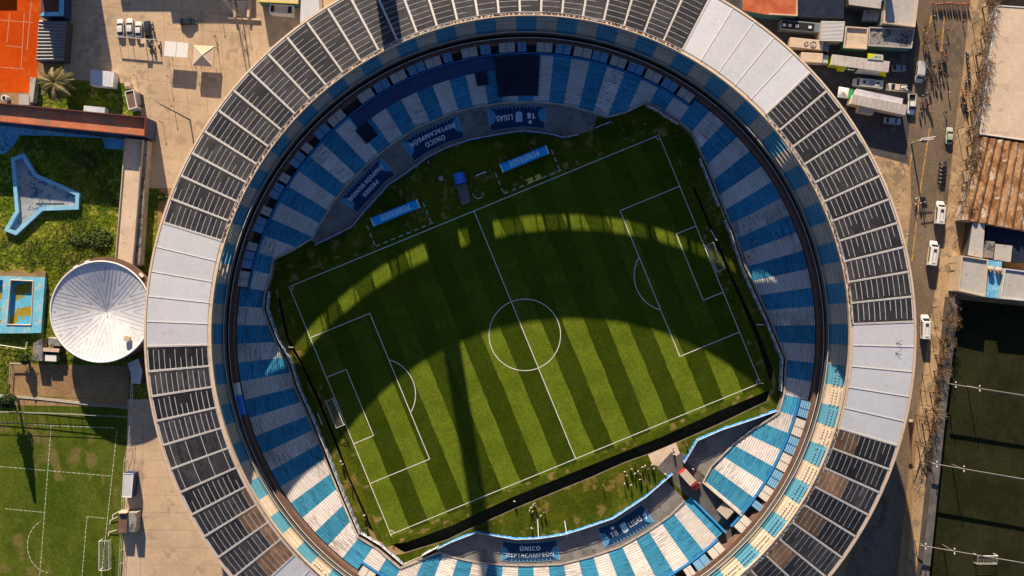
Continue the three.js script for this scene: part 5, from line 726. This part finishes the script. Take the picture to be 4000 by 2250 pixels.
// second pool
{
  const g = thing('paddling_pool', 'rectangular pool with blue surround and yellow silt at the left edge', 'pool', new THREE.Vector3(0, 0, 0)); const o = wp([[-200, 1075], [176, 1083], [160, 1300], [75, 1302], [-200, 1302]], 1.4), hole = wp([[42, 1094], [130, 1098], [122, 1270], [27, 1268]], 1.4), hole2 = wp([[-200, 1092], [12, 1094], [2, 1290], [-200, 1290]], 1.4);
  const sur = surf(9, [.16, .5, .66], [.24, .58, .72], { s: 265, c: 4, grain: .15, fine: 60, third: [.5, .55, .5], thr: [.66, .8] });
  part(g, 'surround', flat(o, 1.4, [hole, hole2]), sur); part(g, 'outer_wall', walls(o, -.02, 1.396), sur); part(g, 'inner_wall', walls(hole, 0, 1.396), M.poolBlue); part(g, 'inner_wall', walls(hole2, 0, 1.396), M.poolBlue);
  const silt = surf(12, [.1, .42, .6], [.16, .5, .66], { s: 269, c: 3, grain: .2, fine: 60, third: [.36, .26, .03], thr: [.45, .52] }); part(g, 'floor', flat(hole, .03), silt); part(g, 'floor', flat(hole2, .03), silt);
  for (let i = 0; i < 4; i++) { const a = hole[i], b = hole[(i + 1) % 4]; part(g, 'coping', bar(new THREE.Vector3(a[0], 1.44, a[1]), new THREE.Vector3(b[0], 1.44, b[1]), .16, 6), M.cream2); }
  const b = thing('thatch_edge', 'ragged tan verge along the top of the paddling pool', 'verge', new THREE.Vector3(0, 0, 0)), bm = new Mesher(), N = 24; for (let i = 0; i < N; i++) { const x0 = -60 + 238 * i / N, x1 = -60 + 238 * (i + 1) / N, f = x => 1060 + Math.sin(x * .07) * 6 + x * .05, A = W(x0, f(x0) - 4, .8), B = W(x1, f(x1) - 4, .8), C = W(x1, f(x1) + 22, .7), E = W(x0, f(x0) + 22, .7); bm.quad(A.toArray(), B.toArray(), C.toArray(), E.toArray(), [A.x, A.z], [B.x, B.z], [C.x, C.z], [E.x, E.z]); bm.quad(C.toArray(), E.toArray(), [E.x, 0, E.z], [C.x, 0, C.z]); bm.quad(A.toArray(), B.toArray(), [B.x, 0, B.z], [A.x, 0, A.z]); } part(b, 'mat', bm.build(), M.dirt);
}
// concrete walkway from the arcade to the round hall
building('walkway', 'raised concrete walkway from the arcade to the round hall', [[490, 540], [560, 546], [520, 1040], [452, 1012]], 4, M.cream2, M.concrete, { parapet: .5, pm: M.concrete, sides: [1, 3], pw: .2 });
building('walkway', 'narrow pipe gallery alongside the raised walkway', [[563, 548], [577, 550], [545, 1035], [527, 1040]], 3.2, M.greyRoof, M.concrete);
// round hall
{
  const h = 9, c = W(394, 1218, h), R = 197 / K * (1 - h / D), g = thing('round_hall', 'round hall with a shallow funnel shaped pale metal roof beside the stadium', 'building', new THREE.Vector3(c.x, 0, c.z));
  part(g, 'wall', new THREE.CylinderGeometry(R - .15, R - .15, h, 64, 1, true).translate(0, h / 2, 0), M.brownWall);
  const N = 12, apex = -4, jit = [0, .3, -.4, .2, .5, -.2, .1, .4, -.3, .2, 0, .3];
  for (let i = 0; i < N; i++) { const m = new Mesher(), a = Math.PI * 2 * i / N, b = Math.PI * 2 * (i + 1) / N, S = 5; for (let k = 0; k < S; k++) { const p = a + (b - a) * k / S, q = a + (b - a) * (k + 1) / S; m.tri([0, h + apex, 0], [R * Math.cos(q), h, R * Math.sin(q)], [R * Math.cos(p), h, R * Math.sin(p)], [0, 0], [R * Math.cos(q), R * Math.sin(q)], [R * Math.cos(p), R * Math.sin(p)]); } part(g, 'roof_sector', m.build(), M.metalRoof); const mid = (a + b) / 2; for (let k = -3; k <= 3; k++) { const off = k * .95, r1 = Math.sqrt(R * R - off * off) - .2, r0 = Math.max(1.6, Math.abs(off) / Math.tan(Math.PI / N) * 1.02); if (r0 > r1 - .5) continue; const dx = Math.cos(mid), dz = Math.sin(mid), P = r => new THREE.Vector3(dx * r - dz * off, h + apex * (1 - Math.hypot(r, off) / R) + .03, dz * r + dx * off); part(g, 'seam', bar(P(r0), P(r1), .02, 4), M.steel); } }
  part(g, 'rim', new THREE.TorusGeometry(R, .22, 8, 80).rotateX(Math.PI / 2).translate(0, h, 0), M.white); part(g, 'cap', cyl(1.6, 1.7, .15, 0, h + apex, 0, 24), M.metalRoof); part(g, 'finial', mg([cyl(.06, .06, 1.2, 0, h + apex + .6, 0, 6), bx(.8, .06, .06, 0, h + apex + 1.1, 0), bx(.06, .06, .8, 0, h + apex + .8, 0)]), M.darkSteel);
  part(g, 'roof_vent', cyl(.75, .85, 1, 6.6, h + .2, 6.6, 18), M.cream2);
  const ring2 = new Mesher(); for (let i = 0; i < 40; i++) { const a = rad(150 + 200 * i / 40), b = rad(150 + 200 * (i + 1) / 40), P = (r, t, y) => [r * Math.cos(t), y, r * Math.sin(t)]; ring2.quad(P(R - .2, a, h - 2), P(R - .2, b, h - 2), P(R + 1.15, b, h - 2), P(R + 1.15, a, h - 2), [a * 13, 0], [b * 13, 0], [b * 13, 1], [a * 13, 1]); ring2.quad(P(R + 1.15, a, h - 2.6), P(R + 1.15, b, h - 2.6), P(R + 1.15, b, h - 2), P(R + 1.15, a, h - 2)); } part(g, 'lower_eave', ring2.build(), M.brownWall);
  for (const t of [238, 252, 316, 330]) part(g, 'eave_unit', bx(1.2, .5, .6, (R + .6) * Math.cos(rad(t)), h - 1.7, (R + .6) * Math.sin(rad(t)), -rad(t) + R90), M.white);
}
building('lean_to', 'grey two part lean to roof between the round hall and stadium', [[498, 1420], [540, 1400], [556, 1450], [548, 1500], [512, 1498], [510, 1456]], 3.4, M.metalRoof, M.darkWall);
building('shed', 'low grey shed roof left of the round hall', [[185, 1318], [228, 1325], [236, 1352], [190, 1350]], 2.6, M.greyRoof, M.concrete); building('shed', 'pale wooden counter roof left of the round hall', [[162, 1358], [232, 1362], [230, 1376], [160, 1372]], 2.6, M.cream2, M.wood); building('shed', 'small white machine house left of the round hall', [[176, 1386], [220, 1386], [220, 1412], [176, 1410]], 2.2, M.white, M.concrete); building('shed', 'dark tiled hut roof left of the bare yard', [[130, 1340], [165, 1322], [165, 1410], [128, 1408]], 2.8, M.greyRoof, M.concrete);
// fences of the bare yard and training pitch (posts with rails)
function railFence(label, pts, h, mat, o = {}) { const g = thing('rail_fence', label, 'fence'), w = wp(pts, h), rails = o.rails || [h, h * .5]; for (let i = 0; i < w.length - 1; i++) { const a = w[i], b = w[i + 1], l = Math.hypot(b[0] - a[0], b[1] - a[1]), n = Math.max(1, Math.round(l / (o.step || 3))); for (let k = 0; k < n; k++) { const p = lineAt(a, b, k / n), q = lineAt(a, b, (k + 1) / n); part(g, 'post', bar(new THREE.Vector3(p[0], 0, p[1]), new THREE.Vector3(p[0], h, p[1]), o.pr || .05), mat); for (const y of rails) part(g, 'rail', bar(new THREE.Vector3(p[0], y - .01, p[1]), new THREE.Vector3(q[0], y - .01, q[1]), o.r || .04, 4), mat); } } return g; }
railFence('white topped mesh fence between the bare yard and training pitch', [[-60, 1544], [150, 1560], [330, 1580], [505, 1596]], 3.4, M.steel, { rails: [3.4, 1.8, .3], r: .09, step: 3 });
railFence('white fence on the right side of the bare yard', [[512, 1500], [508, 1594]], 2.4, M.white, { r: .08 }); railFence('dark mesh fence along the top of the training pitch', [[-60, 1608], [250, 1618], [500, 1630]], 2.6, M.steel, { r: .06, step: 3 }); railFence('fence between the training pitch and the beige road', [[508, 1630], [500, 1740], [484, 1800], [476, 1960], [470, 2100], [462, 2260]], 2.2, M.white, { r: .05, step: 4 }); railFence('white railing across the lawn by the small pool', [[-40, 1342], [98, 1363], [104, 1336]], 1, M.white, { r: .06 }); railFence('low concrete fence on the left of the bare yard', [[36, 1500], [40, 1420], [95, 1420]], 1.2, M.concrete, { r: .15, rails: [1.2] });
{ const g = thing('green_net', 'crumpled green net at the left edge of the yard fence', 'net', new THREE.Vector3(0, 0, 0)), m = new Mesher(); for (let i = 0; i < 8; i++) for (let k = 0; k < 3; k++) { const P = (a, b) => { const v = W(-20 + a * 9, 1546 + b * 9 + Math.sin(a * 1.7) * 3, 1 + Math.sin(a * 2.1 + b) * .3); return v.toArray(); }; m.quad(P(i, k), P(i + 1, k), P(i + 1, k + 1), P(i, k + 1)); } part(g, 'cloth', m.build(), solid(.12, .5, .38, .8)); }
// training pitch goal and sheds by the beige road
goal('white goal with net on the training pitch at lower left', 0, 1, 7, (u, v, y) => { const c = W(402, 2162); return [c.x + u * .998, y, c.z + v * 1.06]; });
{ const tb = building('team_shelter', 'white roofed shelter beside the training pitch', [[483, 1848], [522, 1850], [514, 1944], [476, 1942]], 3.2, M.roofSheet, M.navy, { parapet: .1, pm: M.white, pw: .14 }); building('team_shelter', 'brown topped shelter with an orange lip beside the training pitch', [[466, 2000], [500, 2000], [492, 2082], [460, 2080]], 2.8, M.brownWall, M.concrete, { parapet: .7, sides: [0], pm: M.cream2 }); building('team_shelter', 'dark grey topped shelter at the edge of the beige road', [[503, 2002], [535, 2002], [530, 2080], [504, 2078]], 3, M.greyRoof, M.concrete); for (const [x, y, x2, y2] of [[440, 2012, 480, 1990], [430, 2034, 460, 2018], [424, 2080, 456, 2070]]) { const g = thing('bench_frame', y < 2020 ? 'thin white frame by the training goal nearest the shelters' : y < 2050 ? 'middle thin white frame by the training goal' : 'thin white frame nearest the training goal', 'frame', null, 0, 'white frames by the training goal'); part(g, 'bar', bar(W(x, y, .3), W(x2, y2, .6), .09), M.white); part(g, 'foot', bar(W(x, y, .05), W(x, y + 14, .3), .08), M.white); } }
// ---------- right side ----------
building('house', 'red terracotta roof terrace at the upper edge behind the ring roof', [[2900, -60], [3112, -60], [3114, 64], [3000, 58], [2900, 40]], 4, M.terracotta, M.teal, { parapet: .5, pm: M.cream2, sides: [1, 2], pw: .3 });
building('house', 'grey flat roofs at the top behind the broadcast compound', [[3312, -60], [3450, -60], [3440, 34], [3316, 18]], 4.5, M.slab, M.darkWall); building('house', 'low dark patio roof below the grey flat roofs', [[3375, 38], [3440, 40], [3428, 86], [3368, 82]], 3, M.greyRoof, M.darkWall);
building('house', 'pale concrete house roof with raised blue shaded stair hut', [[3462, -60], [3592, -60], [3572, 108], [3448, 92]], 5, M.slab, M.concrete, { parapet: .55, pm: M.cream2, pw: .3 });
building('roof_hut', 'stair hut standing on the pale concrete house roof', [[3464, -60], [3494, -60], [3494, -12], [3464, -12]], 8, M.slab, M.poolBlue);
building('house', 'ribbed white sheet roof between the bus and the cream roof', [[3208, 84], [3300, 86], [3292, 160], [3204, 158]], 4.5, M.roofSheet, M.concrete, { ribs: [14, false, M.white], rr: .1 });
building('house', 'cream flat roof with parapet beside the ribbed white roof', [[3302, 104], [3390, 110], [3384, 194], [3293, 188]], 3.8, M.cream2, M.teal, { parapet: .5, pm: M.cream2, pw: .3 });
building('house', 'stained dark grey flat roof above the broadcast trailers', [[3393, 106], [3572, 114], [3560, 190], [3390, 180]], 3.8, M.greyRoof, M.teal, { parapet: .35, pm: M.slab, pw: .25 });
building('house', 'dark yard roof between the bus and the grey houses', [[3120, -60], [3300, -60], [3296, 70], [3120, 66]], 2.6, M.blackTarp, M.darkWall);
building('warehouse', 'huge cream warehouse roof at the upper right edge', [[3895, 20], [4500, 60], [4500, 620], [3826, 524], [3850, 330], [3870, 180]], 4, M.cream2, M.slab, { parapet: .15, pm: M.white, pw: .25 });
building('north_block', 'plain block north of the warehouse', [[3880, -200], [4500, -200], [4500, -60], [3885, -75]], 5.5, M.slab, M.concrete);
{ // rusty barrel sheets
  const pts = [[3838, 536], [4330, 615], [4330, 960], [3757, 858]], h = 4, w = wp(pts, h), g = thing('rusty_shed', 'rusty brown corrugated shed roof below the cream warehouse', 'shed', new THREE.Vector3(0, 0, 0)); part(g, 'wall', walls(w, 0, h - .05), M.concrete); const N = 17; for (let i = 0; i < N; i++) { const m = new Mesher(), S = 6; for (let k = 0; k < S; k++) { const t0 = (i + k / S) / N, t1 = (i + (k + 1) / S) / N, y0 = h + Math.sin(Math.PI * k / S) * .75, y1 = h + Math.sin(Math.PI * (k + 1) / S) * .75, a0 = lineAt(w[0], w[1], t0), b0 = lineAt(w[3], w[2], t0), a1 = lineAt(w[0], w[1], t1), b1 = lineAt(w[3], w[2], t1); m.quad([a0[0], y0, a0[1]], [a1[0], y1, a1[1]], [b1[0], y1, b1[1]], [b0[0], y0, b0[1]], [t0 * 33, 0], [t1 * 33, 0], [t1 * 33, 20], [t0 * 33, 20]); } part(g, 'corrugation', m.build(), M.rust); } part(g, 'fascia', walls(w, h - .6, h - .04), M.cream2);
}
building('house', 'narrow pale roof strip below the rusty shed', [[3800, 868], [3848, 874], [3838, 1008], [3780, 996]], 4, M.slab, M.darkWall); building('house', 'cluttered grey patio roof below the rusty shed', [[3850, 940], [3886, 944], [3880, 1010], [3834, 1004]], 3, M.greyRoof, M.darkWall); building('house', 'small pale slab roof below the rusty shed', [[3888, 952], [3955, 960], [3948, 1024], [3882, 1014]], 3.6, M.slab, M.darkWall); building('house', 'dark cluttered yard roof at the right edge below the rusty shed', [[3858, 876], [4200, 920], [4200, 1030], [3960, 1026], [3958, 955], [3852, 938]], 2.4, M.blackTarp, M.darkWall);
building('house', 'grey flat roofed house with peach parapet above the artificial turf', [[3754, 998], [3858, 1014], [3846, 1160], [3740, 1136]], 5.5, M.slab, M.cream2, { parapet: .45, pm: M.cream2, pw: .3 }); building('house', 'pale flat roof at the right edge above the artificial turf', [[3922, 1048], [4250, 1090], [4250, 1200], [3905, 1166]], 5.5, M.slab, M.cream2, { parapet: .35, pm: M.metalRoof, pw: .3 }); building('house', 'blue stair landing between the two flat roofs above the turf', [[3856, 1014], [3914, 1022], [3902, 1166], [3848, 1160]], 4.6, M.poolBlue, M.terracotta);
for (const [x, y, l] of [[3868, 1052, 'round water tank on the landing, left of two'], [3898, 1056, 'round water tank on the landing, right of two']]) { const g = thing('water_tank', l, 'tank', W(x, y, 4.7)); part(g, 'drum', cyl(.75, .75, 1.2, 0, .6, 0, 16), M.cream2); part(g, 'lid', cyl(.3, .6, .25, 0, 1.32, 0, 12), M.concrete); part(g, 'platform', bx(1.8, .15, 1.8, 0, .0, 0), M.concrete); }
building('wall_block', 'long dark grey wall between the tree row and artificial turf', [[3712, 1160], [3748, 1166], [3692, 1640], [3630, 2250], [3560, 3000], [3530, 3000], [3600, 2240], [3662, 1640]], 3.2, M.darkConcrete, M.darkConcrete);
for (const [a, b, l] of [[[3715, 1500], [4300, 1590], 'upper of three light beams over the artificial turf'], [[3640, 1810], [4300, 1922], 'middle of three light beams over the artificial turf'], [[3595, 2130], [4300, 2250], 'lowest of three light beams over the artificial turf']]) { const g = thing('net_beam', l, 'beam'), A = W(a[0], a[1], 6), B = W(b[0], b[1], 6); part(g, 'beam', bar(A, B, .07), M.concrete); const net = new Mesher(); net.quad(A.toArray(), B.toArray(), [B.x, 5.4, B.z + .5], [A.x, 5.4, A.z + .2]); part(g, 'net_roll', net.build(), M.concrete); for (const k of [.02, .18, .9]) { const p = A.clone().lerp(B, k); part(g, 'post', cyl(.1, .12, 6, p.x, 3, p.z, 8), M.steel); if (k < .5) part(g, 'floodlight', mg([bx(.3, .2, .3, p.x + .3, 6.3, p.z - .6), bx(.3, .2, .3, p.x + .3, 6.3, p.z + .6), bx(.06, .06, 1.5, p.x + .3, 6.2, p.z)]), M.white); } }
goal('white goal on the artificial turf under the lowest beam', 0, 1, 5, (u, v, y) => { const c = W(3842, 2162); return [c.x + v, y, c.z + u]; });
// utility poles beside the compound and sidewalk posts
{ const g = thing('utility_pole', 'utility pole with white cross arms and transformers by the compound corner', 'pole', W(3560, 560)); part(g, 'shaft', cyl(.16, .2, 9, 0, 4.5, 0, 8), M.concrete); for (const y of [8.6, 7.4]) part(g, 'cross_arm', bx(3.6, .16, .2, .8, y, y > 8 ? -.2 : .1, y > 8 ? .15 : .1), M.white); for (const x of [.5, 1.1]) part(g, 'transformer', cyl(.35, .35, 1, x, 6.2, .3, 10), M.darkSteel); }
[[3798, 96], [3795, 176], [3772, 300], [3740, 505], [3790, 640], [3706, 1030], [3640, 1200], [3632, 1280], [3622, 1372], [3602, 1462], [3594, 1525], [3590, 1640], [3575, 1620]].sort((a, b) => a[1] - b[1]).forEach(([x, y], i) => { const g = thing('sign_post', `${ORD[i]} thin dark street post from the top along the tree lined sidewalk`, 'post', W(x, y), rr(-.4, .4), 'posts along the sidewalk'); part(g, 'shaft', cyl(.07, .09, 3.4, 0, 1.7, 0, 6), M.darkSteel); part(g, 'bracket', bar(new THREE.Vector3(0, 3.3, 0), new THREE.Vector3(.9, 3.5, -.3), .05), M.darkSteel); });
{ const g = thing('flag_banner', 'pointed rust brown pennant at the lower right roof edge', 'banner', new THREE.Vector3(0, 0, 0)), m = new Mesher(), A = W(3546, 1648, 5), B = W(3572, 1650, 5), C = W(3556, 1748, 2.5); m.tri(A.toArray(), B.toArray(), C.toArray()); part(g, 'cloth', m.build(), M.terracotta); part(g, 'pole', bar(W(3560, 1648, 0), W(3560, 1648, 5.2), .07), M.steel); part(g, 'cap', bx(.9, .3, .6, A.x + .7, 5.1, A.z - .3), M.cream2); }
// stadium roof clutter: shadowless antennas standing on the plain bays
for (const [x, y, l] of [[3420, 1312, 'tall antenna mast on the plain right roof bay'], [3492, 1338, 'forked antenna on the plain right roof bay, upper'], [3488, 1378, 'forked antenna on the plain right roof bay, lower']]) { const h = 26, p = W(x, y, h), g = thing('roof_antenna', l, 'antenna', p); part(g, 'mast', cyl(.05, .06, 1.8, 0, .9, 0, 6), M.darkSteel); for (const s of [-1, 1]) part(g, 'element', bar(new THREE.Vector3(0, 1.5, 0), new THREE.Vector3(1.2, 1.7, s * .6), .04, 4), M.darkSteel); if (l.startsWith('tall')) part(g, 'cross_bar', bar(new THREE.Vector3(.2, 1.7, -2.4), new THREE.Vector3(-.3, 1.7, 2.4), .07), M.darkSteel); }
// ---------- trees and plants ----------
function bareTree(label, px, py, H, spread, mat, group, twigs = 4) {
  const g = thing('bare_tree', label, 'tree', W(px, py), rnd() * 6, group), tr = [], brs = [];
  const grow = (p, d, len, r, lvl) => { const q = p.clone().addScaledVector(d, len), c = new THREE.CylinderGeometry(r * .65, r, len, lvl < 2 ? 6 : 3, 1, lvl > 1); c.applyQuaternion(new THREE.Quaternion().setFromUnitVectors(new THREE.Vector3(0, 1, 0), d)); c.translate((p.x + q.x) / 2, (p.y + q.y) / 2, (p.z + q.z) / 2); (lvl ? brs : tr).push(c); if (lvl >= twigs) return; const n = lvl === 0 ? 6 : 3 + (rnd() < .5 ? 1 : 0); for (let i = 0; i < n; i++) { const a = i / n * 6.28 + rnd() * 1.2, e = lvl === 0 ? rr(.35, .95) : rr(.3, .9), nd = d.clone().multiplyScalar(Math.cos(e)).add(new THREE.Vector3(Math.cos(a), rr(-.1, .3), Math.sin(a)).multiplyScalar(Math.sin(e) * spread)).normalize(); grow(q.clone().lerp(p, rnd() * .35 * (lvl ? 1 : .5)), nd, len * rr(.5, .8), Math.max(.016, r * .58), lvl + 1); } };
  grow(new THREE.Vector3(0, 0, 0), new THREE.Vector3(rr(-.08, .08), 1, rr(-.08, .08)).normalize(), H * .36, H * .03, 0);
  part(g, 'trunk', mg(tr), mat); part(g, 'crown', mg(brs), mat); return g;
}
const twigM = [surf(4, [.2, .125, .07], [.28, .185, .11], { s: 267, c: 6, grain: .4, fine: 60 }), surf(4, [.24, .155, .085], [.33, .225, .13], { s: 271, c: 6, grain: .4, fine: 60 }), surf(4, [.3, .19, .1], [.38, .26, .15], { s: 275, c: 6, grain: .4, fine: 60 })];
const rowT = []; for (let i = 0; i < 14; i++) rowT.push([3838 - i * 7 + rr(-6, 6), 40 + i * 58 + rr(-12, 12)]); for (let i = 0; i < 9; i++) rowT.push([3700 - i * 14 + rr(-5, 5), 1180 + i * 68 + rr(-12, 12)]);
rowT.forEach(([x, y], i) => bareTree(`${ORD[i]} leafless street tree from the top of the right hand sidewalk row`, x, y, rr(6, 8.5), 1.15, twigM[i % 3], 'leafless trees along the sidewalk'));
bareTree('leafless tree with tangled brown twigs by the dark grey roof', 3604, 178, 6.5, 1.2, twigM[0]); bareTree('second leafless tree above the tangled one at the left kerb', 3606, 130, 6, 1.1, twigM[0]);
{ // ragged palm
  const g = thing('palm_tree', 'ragged brown palm tree beside the bleachers', 'tree', W(262, 345)); const H = 7; part(g, 'trunk', new THREE.CylinderGeometry(.28, .4, H, 9).translate(0, H / 2, 0), M.bark);
  const fr = [surf(3, [.12, .095, .035], [.2, .16, .07], { s: 281, c: 5, grain: .4, fine: 40 }), surf(3, [.24, .19, .1], [.34, .27, .15], { s: 285, c: 5, grain: .4, fine: 40 }), surf(3, [.07, .065, .02], [.12, .11, .035], { s: 289, c: 5, grain: .4, fine: 40 })];
  for (let i = 0; i < 46; i++) { const a = i * 2.4, len = rr(3, 5), drop = rr(.4, 2.6), m = new Mesher(), S = 5, up = rr(.2, 1); const P = t => { const r = len * t; return [Math.cos(a) * r, H + up * Math.sin(Math.PI * t * .8) - drop * t * t, Math.sin(a) * r]; }; const px = -Math.sin(a), pz = Math.cos(a); for (let k = 0; k < S; k++) { const A = P(k / S), B = P((k + 1) / S); for (const s of [-1, 1]) for (let j = 0; j < 3; j++) { const f = (k + j / 3) / S, q = P(f), w = s * .75 * Math.sin(Math.PI * (f * .85 + .1)), t = P(Math.min(1, f + .18)); m.tri(q, P(Math.min(1, f + .06)), [t[0] + px * w, t[1] - .25, t[2] + pz * w], [f, 0], [f + .1, 0], [f, .5]); } } for (let k = 0; k < S; k++) { const A = P(k / S), B = P((k + 1) / S), w = .06; m.quad([A[0] + px * w, A[1] + .02, A[2] + pz * w], [B[0] + px * w, B[1] + .02, B[2] + pz * w], [B[0] - px * w, B[1] + .02, B[2] - pz * w], [A[0] - px * w, A[1] + .02, A[2] - pz * w]); } part(g, 'frond', m.build(), fr[i % 3]); }
}
function leafy(label, name, px, py, rx, rz, h, n, mats, trunkH = 0) { const g = thing(name, label, name.includes('tree') ? 'tree' : 'bush', W(px, py)); if (trunkH) part(g, 'trunk', new THREE.CylinderGeometry(.18, .34, trunkH, 8).translate(0, trunkH / 2, 0), M.bark); const ms = mats.map(() => new Mesher()); for (let i = 0; i < n; i++) { const t = rnd() * 6.28, v = rnd(), r = Math.sqrt(rnd()), y = trunkH ? trunkH * .4 + v * (h - trunkH * .4) : v * h, k = trunkH ? (1 - v * .92) : Math.sqrt(Math.max(0, 1 - v * v)), x = Math.cos(t) * r * rx * k * rr(.7, 1.1), z = Math.sin(t) * r * rz * k * rr(.7, 1.1), s = rr(.18, .4), a = rnd() * 6.28, e = rr(-.8, .8); const u = [Math.cos(a) * s, Math.sin(e) * s, Math.sin(a) * s], w = [-Math.sin(a) * s * .6, Math.cos(e) * s * .5, Math.cos(a) * s * .6], m = ms[i % ms.length]; m.quad([x - u[0], y - u[1], z - u[2]], [x + w[0], y + w[1], z + w[2]], [x + u[0], y + u[1], z + u[2]], [x - w[0], y - w[1], z - w[2]]); } ms.forEach((m, i) => { const p = part(g, 'foliage', m.build(), mats[i]); p.userData.kind = 'stuff'; }); return g; }
leafy('round olive shrub alone on the shaded lawn', 'shrub', 338, 622, 2.8, 2, 1.8, 900, LAWN_LEAF);
leafy('tall dark conifer casting a long shadow over the training pitch', 'conifer_tree', 70, 1556, 2.1, 2, 11, 2600, [LAWN_LEAF[2], solid(.02, .035, .012, .9)], 10.5);
leafy('low bushy clump on the lawn by the raised walkway', 'shrub', 395, 935, 3.2, 3, 1.1, 900, LAWN_LEAF); leafy('low green clump behind the bushy clump on the lawn', 'shrub', 320, 940, 3.4, 1.6, .8, 600, LAWN_LEAF); leafy('small shrub between walkway and ring roof', 'shrub', 632, 770, 1.6, 1.1, 1.6, 350, LAWN_LEAF);
leafy('small dark tree beside the bare yard', 'small_tree', 112, 1400, 1.8, 1.8, 4.5, 900, [LAWN_LEAF[2], LAWN_LEAF[0]], 4);
{ // grass tufts over the lawn, uncountable
  const tuft = new Mesher(); for (let i = 0; i < 5; i++) { const a = i * 1.26, c = Math.cos(a) * .22, s = Math.sin(a) * .22; tuft.tri([0, 0, 0], [c * .5 - s * .3, .1, s * .5 + c * .3], [c, .28, s]); } const tg = tuft.build(); const pts = []; for (let i = 0; i < 9000; i++) { const x = rr(0, 560), y = rr(540, 1545); if (x > 440 && y < 1050) continue; if (Math.hypot(x - 394, y - 1218) < 215) continue; if (x < 180 && y > 1055 && y < 1310) continue; if (x > 40 && y > 1415) continue; if (x < 320 && y > 590 && y < 925 && x < 330 - Math.abs(y - 780) * .9) continue; if (vn(x / 560, y / 1545, 9, 22, 3) + rnd() * .5 < .62) continue; pts.push([x, y]); }
  const im = new THREE.InstancedMesh(tg, new THREE.MeshStandardMaterial({ color: 0xffffff, roughness: .9 }), pts.length), mt = new THREE.Matrix4(), q = new THREE.Quaternion(), c = new THREE.Color(); pts.forEach(([x, y], i) => { const p = W(x, y); p.y = -.03; q.setFromAxisAngle(new THREE.Vector3(0, 1, 0), rnd() * 6.28); const s = rr(.7, 2.2); mt.compose(p, q, new THREE.Vector3(s, s * rr(.6, 1.1), s)); im.setMatrixAt(i, mt); const k = rnd(); im.setColorAt(i, c.setRGB(.05 + k * .08, .085 + k * .06, .01 + k * .01)); }); im.name = 'grass_tufts'; im.userData = { kind: 'stuff', label: 'grass tufts growing over the lawn around the pools', category: 'grass' }; shadow(im); scene.add(im);
}
scene.traverse(o => { if (o.isMesh) { o.castShadow = true; o.receiveShadow = true; } });
renderer.render(scene, camera);
